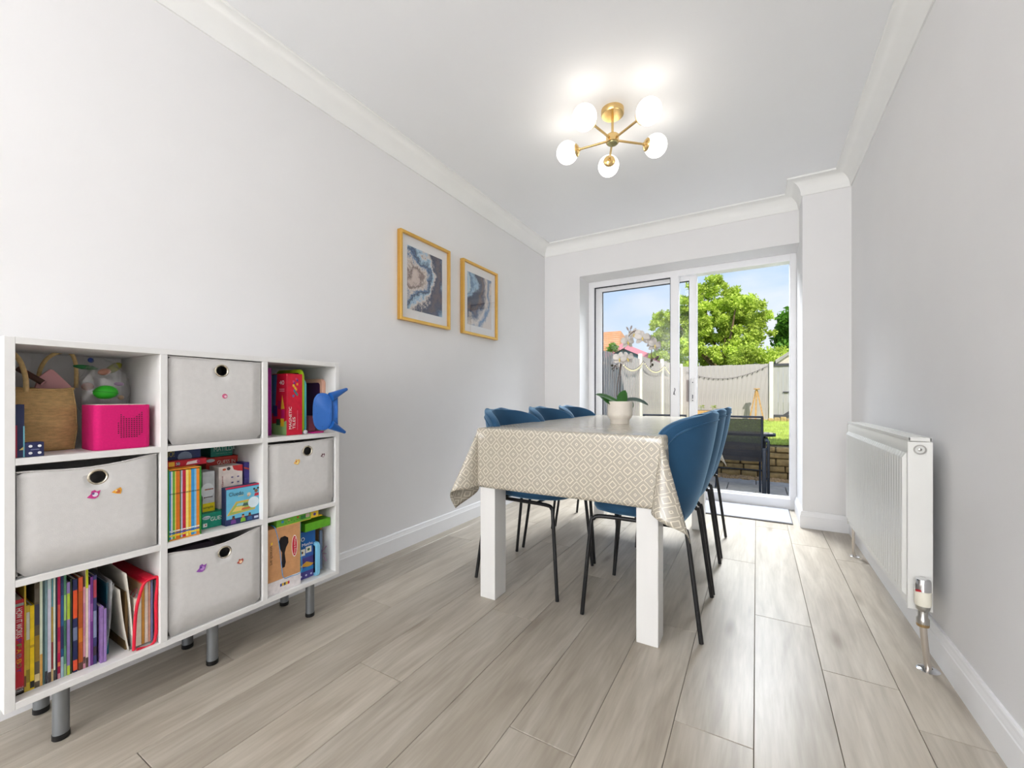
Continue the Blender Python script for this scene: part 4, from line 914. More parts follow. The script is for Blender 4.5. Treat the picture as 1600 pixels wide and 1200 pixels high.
for k, (a, b_, py, c, lab, bands) in enumerate(BK):
    y0, y1 = yx(a, XS), yx(b_, XS); z1 = min(zx((a + b_) / 2, py, XS), SZ[2] - 0.003)
    st2 = [('HOW IT WORKS', 0.60, 0.91, (244, 240, 236))] if k == 0 else None
    bo = book(y0, y1, ZB, z1, XS, 0.19 + 0.02 * ((k * 7) % 3), c, lab, bands, spine_text=st2)
    if k == 0:
        for ch_, f, cc in (('P', 0.545, (110, 50, 140)), ('F', 0.490, (90, 170, 80)), ('A', 0.440, (226, 180, 50)), ('B', 0.385, (120, 130, 140)), ('B', 0.330, (236, 170, 50)), ('O', 0.285, (120, 140, 80)), ('Y', 0.235, (90, 60, 160))):
            H_ = z1 - ZB; text(ch_, (XS + 0.0005, y0 + (y1 - y0) * 0.22, ZB + H_ * f), XP, H_ * 0.042, (y1 - y0) * 0.5, bo, plain(cc), rot=-PI / 2, name='spine_lettering')
        text('LITTLE', (XS + 0.0006, y0 + 0.001, ZB + 0.014), XP, (y1 - y0) - 0.002, 0.004, bo, plain((235, 235, 235)), name='spine_lettering')
        text('TIGER', (XS + 0.0006, y0 + 0.001, ZB + 0.008), XP, (y1 - y0) - 0.002, 0.004, bo, plain((235, 235, 235)), name='spine_lettering')
# square purple books in front, teal book, folders
XQ = -1.545
book(yx(157, XQ), yx(161.4, XQ), ZB, zx(160, 948, XQ), XQ, 0.14, (142, 108, 168), 'short square purple book standing in front of the teal one', [(0.3, 0.8, (150, 120, 176))])
book(yx(162, XQ), yx(166.4, XQ), ZB, zx(165, 951, XQ), XQ, 0.14, (150, 120, 184), 'short square lilac-purple book against the clear folder', [])
book(yx(166.2, -1.585), yx(169.8, -1.585), ZB, zx(168, 910, -1.585), -1.585, 0.21, (30, 110, 132), 'teal hardback book right of the purple books', [], lean=0.0)
book(yx(232, -1.66), yx(240, -1.66), ZB, SZ[2] - 0.004, -1.66, 0.15, (146, 28, 140), 'tall purple book standing behind the red-edged bag', [], spine_text=[('Stories', 0.72, 0.97, (226, 190, 226))])
film = bpy.data.materials.new('clear_plastic_film'); film.use_nodes = True; t = film.node_tree; t.nodes.clear()
o_ = t.nodes.new('ShaderNodeOutputMaterial'); tr = t.nodes.new('ShaderNodeBsdfTransparent'); gl = t.nodes.new('ShaderNodeBsdfGlossy'); df = t.nodes.new('ShaderNodeBsdfDiffuse')
df.inputs[0].default_value = (0.8, 0.8, 0.82, 1); gl.inputs['Roughness'].default_value = 0.18
nzf = t.nodes.new('ShaderNodeTexNoise'); nzf.inputs['Scale'].default_value = 60; bpf = t.nodes.new('ShaderNodeBump'); bpf.inputs['Strength'].default_value = 0.5; t.links.new(nzf.outputs['Fac'], bpf.inputs['Height']); t.links.new(bpf.outputs[0], gl.inputs['Normal'])
m1_ = t.nodes.new('ShaderNodeMixShader'); m1_.inputs[0].default_value = 0.5; t.links.new(gl.outputs[0], m1_.inputs[1]); t.links.new(df.outputs[0], m1_.inputs[2])
m2_ = t.nodes.new('ShaderNodeMixShader'); m2_.inputs[0].default_value = 0.28; t.links.new(tr.outputs[0], m2_.inputs[1]); t.links.new(m1_.outputs[0], m2_.inputs[2]); t.links.new(m2_.outputs[0], o_.inputs[0])
def sheet(name, m, parent, ys_, z0, z1, xa, xb, th=0.0012, bow=0.01):
    mb = MB(); mb.grid(lambda u, v: Vector((xa + (xb - xa) * u, ys_[0] + (ys_[1] - ys_[0]) * v + bow * math.sin(PI * v) * (1 - 0.6 * u), z0 + (z1 - z0) * v + 0.004 * math.sin(5 * u))), 8, 12)
    o = mb.build(name, m, parent, smooth=80); s_ = o.modifiers.new('thick', 'SOLIDIFY'); s_.thickness = th; return o
fo = thing('plastic_folder', 'crumpled clear plastic folder slumped between the teal book and the white wallet', 'folder', (-1.65, 0.43, ZB))
sheet('front_sheet', film, fo, (0.420, 0.436), ZB + 0.001, 0.395, -1.80, -1.545, bow=0.014); sheet('back_sheet', film, fo, (0.428, 0.446), ZB + 0.001, 0.38, -1.80, -1.56, bow=-0.010)
card_w = mat('white_card', (224, 218, 206), 0.6, var=0.04)
fo = thing('document_wallet', 'white card wallet bulging open beside the red-edged bag', 'document wallet', (-1.65, 0.465, ZB))
sheet('outer_flap', card_w, fo, (0.484, 0.468), ZB + 0.001, 0.402, -1.80, -1.548, bow=0.006); sheet('inner_flap', card_w, fo, (0.476, 0.455), ZB + 0.001, 0.36, -1.79, -1.552, bow=-0.006)
MB().box(-1.79, -1.565, 0.470, 0.476, ZB + 0.001, 0.34).build('papers', mat('brown_papers', (120, 96, 60), 0.8, var=0.3), fo)
# red-edged clear bag of books
XR = -1.535
ya, yb = yx(209, XR), yx(243, XR); yb2 = yx(246.5, XR); ztop = zx(236, 905, XR)
bagc = thing('book_bag', 'clear plastic bag with bright red piping holding books in the bottom left compartment', 'bag', (-1.66, (ya + yb) / 2, ZB))
red = mat('bright_red_fabric', (214, 20, 52), 0.55, var=0.08, scale=90)
yl = yx(228, XR)
fr_ = [(XR, ya, ZB + 0.004), (XR, ya + 0.004, ZB + 0.10), (XR, yl - 0.016, ztop - 0.045), (XR, yl - 0.006, ztop - 0.010), (XR, yl + 0.006, ztop), (XR, yb2 - 0.004, ztop + 0.002), (XR, yb2, ztop - 0.012), (XR, yb + 0.001, ZB + 0.12), (XR, yb - 0.002, ZB + 0.006), (XR, ya + 0.006, ZB + 0.003)]
MB().tube([Vector(p) for p in fr_], 0.0042, 8, sub=4).build('piping', red, bagc, smooth=60)
bkp = [(x - 0.255, y_, z_) for x, y_, z_ in fr_]
MB().tube([Vector(p) for p in bkp], 0.0026, 6, sub=3).build('rear_piping', red, bagc, smooth=60)
mb = MB(); F_ = [Vector(p) for p in fr_]
sp_ = smooth_path(F_, 4)
for k in range(len(sp_) - 1):
    a, b_ = sp_[k], sp_[k + 1]; dx = Vector((0.255, 0, 0)); top_ = (a.z + b_.z) / 2 > ztop - 0.012
    vq = [mb.bm.verts.new(p) for p in (a, b_, b_ - dx, a - dx)]; f = mb.bm.faces.new(vq); f.material_index = 1 if top_ else 0
mb.build('sides', [film, red], bagc, normals=False)
MB().box(XR - 0.06, XR + 0.002, yl - 0.002, yl + 0.022, ztop + 0.003, ztop + 0.0055, bev=0.001).build('flap_tab', red, bagc)
lb_ = MB().tube([(XR - 0.03, yl - 0.014, ztop - 0.04), (XR - 0.045, yl - 0.006, ztop - 0.03), (XR - 0.06, yl - 0.014, ztop - 0.045), (XR - 0.045, yl - 0.020, ztop - 0.06), (XR - 0.03, yl - 0.014, ztop - 0.04)], 0.0012, 6, sub=4).build('round_badge', red, bagc)
wd = yb - ya
for k, (f0, f1, h, c, lab) in enumerate(((0.10, 0.42, 0.145, (222, 214, 196), 'thick cream paged book inside the red-edged bag'), (0.44, 0.56, 0.205, (196, 140, 60), 'slim tan book inside the red-edged bag'), (0.58, 0.72, 0.20, (226, 214, 200), 'slim cream book inside the red-edged bag'), (0.74, 0.84, 0.205, (214, 160, 140), 'slim peach book inside the red-edged bag'), (0.86, 0.95, 0.205, (120, 130, 176), 'slim blue-grey book inside the red-edged bag'))):
    book(ya + wd * f0, ya + wd * f1, ZB + 0.006, ZB + min(h, ztop - ZB - 0.008), XR - 0.012, 0.20, c, lab, [], group='books inside the red-edged bag')

# ---- middle compartment of the centre column
ZM = SZ[3] + 0.0003; XC = -1.532
y0, y1 = yx(262.5, XC), yx(314.5, XC); zt = zx(288, 731.5, XC)
case = thing('book_slipcase', 'green and orange slipcase packed with thin colourful readers', 'slipcase', (XC - 0.09, (y0 + y1) / 2, ZM))
grn, org = col((58, 140, 52)), col((232, 148, 40)); cw = 0.0035
mb = MB(); mb.box(XC - 0.185, XC, y0, y0 + cw, ZM, zt); mb.box(XC - 0.185, XC, y1 - cw, y1, ZM, zt)
mb.box(XC - 0.185, XC, y0 + cw, y1 - cw, zt - 0.003, zt, mi=1); mb.box(XC - 0.185, XC, y0 + cw, y1 - cw, ZM, ZM + 0.003, mi=1); mb.box(XC - 0.185, XC - 0.182, y0 + cw, y1 - cw, ZM + 0.003, zt - 0.003)
mb.build('case', [grn, org], case)
RB = [(3, (50, 150, 206), 'bright blue'), (3, (232, 236, 240), 'white-edged'), (4, (110, 180, 60), 'leaf green'), (2, (240, 220, 90), 'thin yellow'), (7, (226, 116, 36), 'wide orange'), (2, (80, 120, 60), 'thin dark green'), (3, (196, 190, 220), 'pale violet'), (6, (196, 36, 56), 'crimson red'), (5, (244, 224, 120), 'light yellow'), (5, (236, 176, 50), 'golden yellow'), (6, (56, 150, 214), 'sky blue'), (4, (130, 190, 226), 'pale blue'), (6, (236, 142, 44), 'amber')]
tot = sum(r[0] for r in RB); yy = y0 + cw + 0.0005; W_ = (y1 - y0 - 2 * cw - 0.001)
for wdt, c, nm in RB:
    wv = W_ * wdt / tot
    book(yy + 0.0001, yy + wv - 0.0002, ZM + 0.0035, zt - 0.006, XC - 0.002, 0.165, c, nm + ' spined thin reader inside the green slipcase', [(0.04, 0.065, (244, 216, 60)), (0.075, 0.095, (40, 90, 170)), (0.11, 0.125, (236, 240, 240)), (0.655, 0.675, tuple(int(q * 0.7) for q in c))], group='thin readers in the green slipcase'); yy += wv
def carton(label, y0, y1, z0, z1, xf_, depth, faces, group=None, name='game_box', cat='game box'):
    """box with a printed front (+x) and plain sides"""
    t_ = thing(name, label, cat, (xf_ - depth / 2, (y0 + y1) / 2, z0), group)
    MB().box(xf_ - depth, xf_, y0, y1, z0, z1, bev=0.0008).build('carton', faces, t_); return t_
# green game box lying flat, white tall game, white box, purple box
gx = -1.575
g_ = carton('flat green game box under the other boxes in the centre compartment', yx(314.5, gx) + 0.002, 0.829, ZM, ZM + 0.050, gx, 0.20, col((26, 148, 120)))
gy, gz = yx(315, gx), ZM
text('GUESS IN 10', (gx + 0.0002, gy + 0.026, gz + 0.022), XP, 0.085, 0.013, g_, plain((236, 240, 236)))
prints([(plain((206, 222, 228)), disc(0.014, 0.036, 0.012, 18, 0.006)), (plain((236, 238, 236)), rect(0.004, 0.006, 0.016, 0.018)), (plain((180, 40, 50)), rect(0.010, 0.010, 0.013, 0.015))], (gx, gy, gz), XP, g_)
text('Skillmatics', (gx + 0.0007, gy + 0.004, gz + 0.033), XP, 0.020, 0.006, g_, plain((40, 70, 110)))
wx = -1.600
g_ = carton('tall white game box with a yellow base band beside the slipcase', yx(316.5, wx), yx(335.5, wx), ZM + 0.0505, zx(325, 737, wx), wx, 0.065, col((206, 210, 214)))
a0, a1, zz0 = yx(316.5, wx), yx(335.5, wx), ZM + 0.0505
hh = zx(325, 737, wx) - zz0
sh_l = [(plain((240, 220, 30)), rect(0, 0, a1 - a0, hh * 0.21)), (plain((230, 234, 238)), disc((a1 - a0) * 0.4, hh * 0.52, 0.020, 20, 0.026))]
for k in range(14): sh_l.append((plain([(90, 60, 40), (200, 120, 50), (60, 60, 70), (150, 60, 60)][k % 4]), disc((a1 - a0) * (0.15 + 0.06 * ((k * 5) % 12)), hh * (0.36 + 0.028 * ((k * 7) % 14)), 0.0022, 6)))
prints(sh_l, (wx, a0, zz0), XP, g_)
text('simple', (wx + 0.0005, a0 + 0.002, zz0 + hh * 0.06), XP, (a1 - a0) * 0.8, hh * 0.08, g_, plain((40, 40, 40)))
bx = -1.598; a0, a1 = yx(342, bx), yx(379, bx); zz0 = ZM + 0.0505; hh = zx(360, 728, bx) - zz0
g_ = carton('white learning game box with red top corner behind the blue detective game', a0, a1, zz0, zz0 + hh, bx, 0.065, col((226, 214, 208)))
W2 = a1 - a0
sh_l = [(plain((196, 44, 48)), [(W2 * 0.55, hh), (W2 * 0.62, hh * 0.90), (W2 * 0.8, hh * 0.86), (W2, hh * 0.84), (W2, hh)]), (plain((200, 90, 60)), disc(W2 * 0.22, hh * 0.93, 0.006, 10, 0.004)), (plain((60, 56, 60)), disc(W2 * 0.40, hh * 0.94, 0.006, 10))]
for k in range(6): sh_l.append((plain((110, 100, 140)), disc(W2 * (0.55 + 0.25 * (k % 2)), hh * (0.72 - 0.13 * (k // 2)), 0.0042, 7, 0.0030)))
prints(sh_l, (bx, a0, zz0), XP, g_)
text('Learning Game', (bx + 0.0006, a0 + W2 * 0.10, zz0 + hh * 0.12), XP, hh * 0.66, W2 * 0.09, g_, plain((150, 50, 60)), rot=PI / 2)
px_ = -1.610; a0, a1 = yx(381, px_), yx(401.5, px_); hh = zx(390, 722, px_) - zz0
g_ = carton('violet-blue box right of the white learning game', a0, a1, zz0, zz0 + hh, px_, 0.055, col((70, 62, 140)))
prints([(plain((90, 84, 160)), rect(0.002 + k * 0.011, 0.01, 0.010 + k * 0.011, hh * 0.62)) for k in range(3)] + [(plain((200, 80, 60)), [(0, hh * 0.86), (a1 - a0, hh * 0.74), (a1 - a0, hh * 0.77), (0, hh * 0.90)])], (px_, a0, zz0), XP, g_)
text('PLAY', (px_ + 0.0006, a1 - 0.014, zz0 + hh * 0.70), XP, hh * 0.22, 0.008, g_, plain((220, 216, 236)), rot=PI / 2)
# red boxes behind, blue and green boxes on top
rx = -1.680; a0, a1 = yx(322, rx), 0.829; hh = zx(350, 713, rx) - ZM - 0.051
g_ = carton('upright red game box standing at the back of the centre compartment', a0, a1, ZM + 0.0505, ZM + 0.0505 + hh, rx, 0.11, col((196, 52, 44)))
z9 = ZM + 0.0505 + hh
text('GUESS IN 10', (rx + 0.0003, a0 + 0.035, z9 - 0.026), XP, 0.080, 0.013, g_, plain((244, 236, 226)))
prints([(plain((206, 222, 228)), disc(0.014, 0.0, 0.014, 18, 0.006)), (plain((226, 190, 40)), rect(0.125, 0.001, 0.148, 0.009))], (rx, a0, z9 - 0.010), XP, g_)
mx_ = -1.700; zst = z9 + 0.0005
# the back boxes rest on the red box and on the slipcase's far end
g_ = carton('flat red puzzle box lying on the slipcase', SY[3] + 0.002, yx(317, -1.60), zt + 0.0005, zt + 0.020, -1.575, 0.09, col((196, 30, 52)))
prints([(plain((240, 190, 60)), rect(0.020, 0.003, 0.036, 0.017)), (plain((60, 60, 80)), disc(0.045, 0.010, 0.006, 10)), (plain((240, 226, 226)), [(0.066, 0.004), (0.098, 0.006), (0.098, 0.016), (0.070, 0.013)]), (plain((200, 60, 120)), disc(0.100, 0.011, 0.005, 8))], (-1.575, SY[3] + 0.002, zt), XP, g_)
text('50', (-1.575 + 0.0008, SY[3] + 0.041, zt + 0.006), XP, 0.010, 0.008, g_, plain((236, 236, 236)))
bz = zt + 0.0205
g_ = carton('navy blue game box on the flat red puzzle box', SY[3] + 0.003, yx(309, -1.62), bz, min(bz + 0.045, SZ[4] - 0.003), -1.60, 0.065, col((38, 56, 104)))
text('UNO!', (-1.60 + 0.0003, SY[3] + 0.012, bz + 0.010), XP, 0.034, 0.018, g_, plain((170, 160, 60)))
prints([(plain((130, 150, 180)), disc(0.072, 0.006, 0.020, 12, 0.018))], (-1.60, SY[3] + 0.003, bz), XP, g_)
a0 = yx(327, -1.70); g_ = carton('green game box under the shelf board, on top of the upright red box', a0, 0.815, z9 + 0.0005, SZ[4] - 0.002, -1.690, 0.095, col((20, 124, 108)))
text('MATILDA', (-1.69 + 0.0003, a0 + 0.010, z9 + 0.020), XP, 0.072, 0.016, g_, plain((196, 216, 206)))
text('THE GAME OF TRICKS', (-1.69 + 0.0003, a0 + 0.016, z9 + 0.010), XP, 0.060, 0.003, g_, plain((150, 200, 180)))
prints([(plain((130, 40, 60)), disc(0.098, 0.022, 0.007, 9)), (plain((200, 170, 130)), disc(0.102, 0.032, 0.004, 8)), (plain((120, 190, 220)), disc(0.118, 0.016, 0.006, 10))], (-1.69, a0, z9), XP, g_)
# detective game in front
dx_ = -1.545; a0, a1 = yx(352.5, dx_), yx(405, dx_); hh = zx(378, 759, dx_) - ZM
g_ = carton('blue detective board game box standing at the front of the centre compartment', a0, a1, ZM, ZM + hh, dx_, 0.028, [col((34, 44, 86))])
W2 = a1 - a0; U = lambda a, b: (a * W2, b * hh)
sh_l = [(plain((104, 184, 214)), rect(W2 * 0.02, hh * 0.14, W2, hh * 0.95)), (plain((206, 40, 70)), rect(0, hh * 0.965, W2, hh)), (plain((36, 48, 92)), rect(0, 0, W2, hh * 0.16)),
        (plain((210, 170, 80)), [U(0.03, 0.26), U(0.30, 0.60), U(0.97, 0.60), U(0.86, 0.30)]), (plain((150, 180, 90)), [U(0.08, 0.28), U(0.31, 0.56), U(0.92, 0.56), U(0.82, 0.32)]),
        (plain((230, 200, 110)), [U(0.18, 0.34), U(0.30, 0.46), U(0.55, 0.44), U(0.50, 0.33)]), (plain((200, 110, 60)), [U(0.45, 0.34), U(0.48, 0.40), U(0.74, 0.40), U(0.70, 0.34)]), (plain((150, 200, 210)), [U(0.30, 0.48), U(0.34, 0.54), U(0.52, 0.54), U(0.50, 0.47)]), (plain((70, 100, 90)), [U(0.48, 0.44), U(0.52, 0.52), U(0.68, 0.52), U(0.66, 0.44)]),
        (plain((214, 230, 238)), disc(W2 * 0.82, hh * 0.50, W2 * 0.17, 18, hh * 0.15)), (plain((120, 78, 52)), disc(W2 * 0.90, hh * 0.80, W2 * 0.055, 10)), (plain((40, 30, 28)), disc(W2 * 0.84, hh * 0.86, W2 * 0.035, 8)), (plain((40, 30, 28)), disc(W2 * 0.96, hh * 0.87, W2 * 0.035, 8)), (plain((190, 40, 60)), [U(0.84, 0.66), U(0.86, 0.74), U(0.98, 0.74), U(0.98, 0.66)]),
        (plain((216, 200, 176)), disc(W2 * 0.68, hh * 0.74, W2 * 0.06, 10)), (plain((196, 160, 130)), disc(W2 * 0.66, hh * 0.70, W2 * 0.03, 8))]
for u_, c_, b_ in ((0.22, (110, 70, 50), (110, 60, 140)), (0.50, (190, 130, 90), (130, 190, 60)), (0.70, (110, 70, 50), (50, 90, 140))):
    sh_l += [(plain(b_), [U(u_ - 0.08, 0.03), U(u_ - 0.06, 0.13), U(u_ + 0.06, 0.13), U(u_ + 0.08, 0.03)]), (plain(c_), disc(W2 * u_, hh * 0.17, W2 * 0.045, 10)), (plain((40, 30, 28)), disc(W2 * u_, hh * 0.215, W2 * 0.04, 8, hh * 0.02))]
prints(sh_l, (dx_, a0, ZM), XP, g_, depth=0.00008)
text('Cluedo', (dx_ + 0.0026, a0 + W2 * 0.08, ZM + hh * 0.77), XP, W2 * 0.42, hh * 0.10, g_, plain((30, 30, 40)))
text('JUNIOR', (dx_ + 0.0028, a0 + W2 * 0.34, ZM + hh * 0.725), XP, W2 * 0.17, hh * 0.035, g_, plain((240, 200, 60)))
prints([(plain((190, 200, 220)), rect(W2 * 0.83, hh * 0.05, W2 * 0.96, hh * 0.11))], (dx_ + 0.002, a0, ZM), XP, g_, 'publisher_mark')

# ---- top left compartment
ZT = SZ[5] + 0.0003
straw = mat('woven_straw', (206, 172, 116), 0.85, var=0.16, scale=70, stretch=(1, 1, 3.2), bump=0.9, bscale=260)
X_ = -1.655
by0, by1 = SY[1] + 0.012, yx(124, X_)
zt_ = zx(90, 607, X_)
bag = thing('straw_bag', 'woven straw tote bag with two looped handles in the top left compartment', 'bag', (-1.68, (by0 + by1) / 2, ZT))
mb = MB()
def bagpt(a, v):
    c_, s_ = math.cos(a), math.sin(a); ex = 0.55
    w2 = (by1 - by0) / 2 * (0.90 + 0.10 * math.sin(PI * v) + 0.05 * (1 - v)); d2 = 0.050 * (0.85 + 0.25 * math.sin(PI * v ** 0.7))
    y = (by0 + by1) / 2 + w2 * math.copysign(abs(c_) ** ex, c_); x = -1.700 + d2 * math.copysign(abs(s_) ** ex, s_)
    return Vector((x + 0.003 * math.sin(18 * v + 2 * c_) + 0.002 * math.sin(5 * a), y, ZT + (zt_ - ZT) * v + 0.002 * math.sin(3 * a) * v))
n = 48; nv = 26
g = [[mb.bm.verts.new(bagpt(2 * PI * k / n, j / nv)) for k in range(n)] for j in range(nv + 1)]
for j in range(nv):
    for k in range(n): mb.bm.faces.new((g[j][k], g[j][(k + 1) % n], g[j + 1][(k + 1) % n], g[j + 1][k]))
mb.bm.faces.new(g[0][::-1])
o = mb.build('body', straw, bag, smooth=70); s_ = o.modifiers.new('thick', 'SOLIDIFY'); s_.thickness = 0.004
rp_ = []
for k in range(49): rp_.append(bagpt(2 * PI * k / 48, 0.985) + Vector((0, 0, 0.001)))
MB().tube(rp_, 0.0030, 8).build('rim_braid', straw, bag, smooth=60)
MB().tube([bagpt(2 * PI * 0.02 + 0.45, v) + Vector((0.002, 0, 0)) for v in (0, 0.25, 0.5, 0.75, 1)], 0.0012, 6, sub=3).build('side_seam', straw, bag, smooth=60)
def yz(px, py, X):
    y, z = S(px, py, X); return Vector((X, y, z))
hm = mat('straw_handle', (214, 184, 128), 0.8, var=0.12, scale=120, bump=0.5, bscale=300)
XH = -1.648
h1 = [yz(41, 612, XH), yz(40, 590, XH), yz(34, 570, XH), yz(27, 558, XH), yz(20, 551, XH - 0.01)]
h1[-1].y = max(h1[-1].y, SY[1] + 0.006)
MB().tube(h1, 0.0052, 10, sub=5).build('handle', hm, bag, smooth=60)
XH2 = -1.745
h2 = [yz(60, 600, XH2), yz(62, 580, XH2), yz(72, 562, XH2), yz(88, 552, XH2), yz(104, 550, XH2), yz(114, 556, XH2), yz(119, 575, XH2), yz(119, 606, XH2)]
MB().tube(h2, 0.0048, 10, sub=5).build('handle', hm, bag, smooth=60)
pk = mat('blush_pink_case', (216, 158, 160), 0.5, var=0.04)
pc = thing('pink_case', 'flat blush pink case tilted inside the straw bag', 'case', (-1.70, 0.33, 0.9))
MB().prism([yz(55, 606, -1.71), yz(60, 590, -1.71), yz(78, 577, -1.71), yz(84, 578, -1.71), yz(112, 604, -1.71), yz(108, 612, -1.71)], (-0.012, 0, 0), bev=0.002).build('shell', pk, pc, smooth=40)
tb2 = thing('cardboard_tube', 'dark brown tube with a pink end cap poking out of the straw bag', 'tube', tuple(yz(50, 590, -1.69)))
pA, pB = yz(27, 575, -1.705), yz(67, 598, -1.690)
pA.y = max(pA.y, SY[1] + 0.012)
MB().tube([pA, pB], 0.0075, 18).build('barrel', mat('dark_brown_card', (84, 54, 44), 0.55), tb2, smooth=50)
dr = (pB - pA).normalized(); MB().lathe([(0, 0.0), (0.0078, 0.0), (0.0078, 0.002), (0.0060, 0.003), (0, 0.003)], pB, dr, 22).build('end_cap', pk, tb2, smooth=40)
# navy book and small navy box at the left
bk0 = book(SY[1] + 0.0015, yx(38, -1.535), ZT, zx(30, 632, -1.535), -1.535, 0.06, (34, 44, 82), 'small navy book with a red left edge beside the straw bag', [], group=None)
prints([(plain((170, 40, 70)), rect(0, 0, 0.003, 0.078)), (plain((120, 190, 210)), rect(0.0125, 0.0, 0.0150, 0.076)), (plain((210, 190, 120)), [(0.006, 0.018), (0.013, 0.018), (0.013, 0.026)])], (-1.5345, SY[1] + 0.002, ZT), XP, bk0)
dx0 = -1.530; a0, a1 = yx(39.5, dx0), yx(69, dx0); ztt = zx(55, 691, dx0)
dc = carton('small navy block with four white dots in front of the straw bag', a0, a1, ZT, ztt, dx0, 0.028, col((36, 42, 84)), name='dotted_block', cat='toy block')
W2, H2 = a1 - a0, ztt - ZT
prints([(plain((238, 238, 240)), disc(W2 * u_, H2 * v_, 0.0033, 12)) for u_ in (0.27, 0.75) for v_ in (0.26, 0.74)] + [(plain((120, 124, 160)), rect(W2 * 0.28, H2 * 0.47, W2 * 0.74, H2 * 0.53))], (dx0, a0, ZT), XP, dc)
# magenta speaker
sx_f = -1.545
a0, a1 = yx(150, sx_f) - 0.003, yx(236.5, sx_f); zt2 = zx(200, 632.5, sx_f)
sp_m = mat('magenta_fabric', (210, 14, 108), 0.8, var=0.05, scale=200, bump=0.25, bscale=900)
spk = thing('speaker_box', 'bright magenta fabric speaker box with a dotted grille in the top left compartment', 'speaker', (sx_f - 0.06, (a0 + a1) / 2, ZT))
rc = 0.016; poly = []
for cx_, cy_, st0 in ((sx_f - rc, a1 - rc, 0), (sx_f - 0.115 + rc, a1 - rc, 90), (sx_f - 0.115 + rc, a0 + rc, 180), (sx_f - rc, a0 + rc, 270)):
    for k in range(7): a = math.radians(st0 + 15 * k); poly.append((cx_ + rc * math.cos(a), cy_ + rc * math.sin(a), ZT))
MB().prism(poly, (0, 0, zt2 - ZT), bev=0.003, seg=3).build('body', sp_m, spk, smooth=40)
poly2 = [((x - (sx_f - 0.0575)) * 0.86 + sx_f - 0.0575, (y - (a0 + a1) / 2) * 0.90 + (a0 + a1) / 2, zt2 - 0.001) for x, y, z in poly]
MB().prism(poly2, (0, 0, 0.0025), bev=0.0006, seg=1).build('lid', mat('cream_plastic', (240, 232, 220), 0.4), spk)
W2, H2 = a1 - a0, zt2 - ZT; dots = []
colsd = [(0.36, 5, 10), (0.405, 1, 12), (0.45, 2, 12), (0.495, 3, 12.5), (0.54, 3, 12.5), (0.585, 3, 12.5), (0.63, 3, 12.5), (0.675, 2, 12), (0.72, 1, 11.5), (0.765, 0, 10)]
for u_, r0, r1_ in colsd:
    k = r0
    while k <= r1_: dots.append((plain((40, 0, 24)), disc(W2 * (u_ + 0.04), H2 * (0.82 - 0.046 * k), 0.0017, 6))); k += 1
prints(dots, (sx_f, a0, ZT), XP, spk, 'grille_dots', 0.00012).data.update()
# clear bag of plastic toys behind it
tg = thing('toy_bag', 'crumpled clear plastic bag of small colourful toys behind the magenta speaker', 'bag', (-1.75, 0.47, ZT))
mb = MB(); r_ = bmesh.ops.create_icosphere(mb.bm, subdivisions=4, radius=1.0)
cb = Vector((-1.742, 0.472, 0.918))
for v in mb.bm.verts:
    d = v.co.copy(); nn = noise.noise(d * 2.4) * 0.22 + noise.noise(d * 6) * 0.10
    v.co = cb + Vector((d.x * 0.054, d.y * 0.060, d.z * 0.098)) * (1 + nn)
    v.co.x = max(v.co.x, SXB + 0.003); v.co.y = min(v.co.y, SY[2] - 0.003); v.co.z = min(v.co.z, SZ[6] - 0.004)
mb.build('film', film, tg, smooth=30)
def toy(label, px, py, X, rx, ry, rz, c, cat='toy', rot=0):
    p = yz(px, py, X); p.y = min(p.y, SY[2] - ry - 0.002); t_ = thing('plastic_toy', label, cat, tuple(p), 'toys in the clear bag')
    MB().ball(p, rx, ry, rz, n=16, rot=Matrix.Rotation(rot, 3, 'X')).build('shell', c, t_, smooth=70)
    return t_, p
gm = mat('lime_green_plastic', (60, 196, 50), 0.35, var=0.06)
t_, p = toy('big lime green plastic egg behind the magenta speaker', 165, 613, -1.69, 0.022, 0.029, 0.021, gm, rot=0.12)
MB().lathe([(0.0295, -0.0008), (0.0302, 0), (0.0295, 0.0008)], p, (0, 0.12, 1), 30).build('seam', mat('green_seam', (44, 160, 40), 0.4), t_)
toy('yellow-green banana-shaped toy at the top of the clear bag', 178, 575, -1.74, 0.010, 0.024, 0.012, mat('yellow_green_plastic', (150, 150, 40), 0.4), rot=0.7)
toy('orange toy below the yellow-green one in the clear bag', 163, 581, -1.735, 0.009, 0.016, 0.010, mat('orange_plastic', (206, 110, 50), 0.4), rot=0.3)
toy('dark green flat toy at the left of the clear bag', 134, 574, -1.74, 0.008, 0.028, 0.007, mat('bottle_green_plastic', (40, 120, 64), 0.4), rot=-0.1)
toy('small lilac toy right of the lime green egg', 186, 600, -1.72, 0.010, 0.012, 0.006, mat('lilac_plastic', (170, 120, 180), 0.4))
toy('tiny gold toy right of the lime green egg', 189, 621, -1.71, 0.006, 0.008, 0.007, mat('gold_plastic', (190, 140, 50), 0.3))
toy('small blue tab at the top of the clear bag', 142, 563, -1.75, 0.004, 0.007, 0.008, mat('blue_tab', (50, 80, 160), 0.4), rot=0.5)
toy('dull pink toy left of the lime green egg', 137, 604, -1.72, 0.012, 0.014, 0.012, mat('dull_pink_plastic', (170, 120, 112), 0.5))

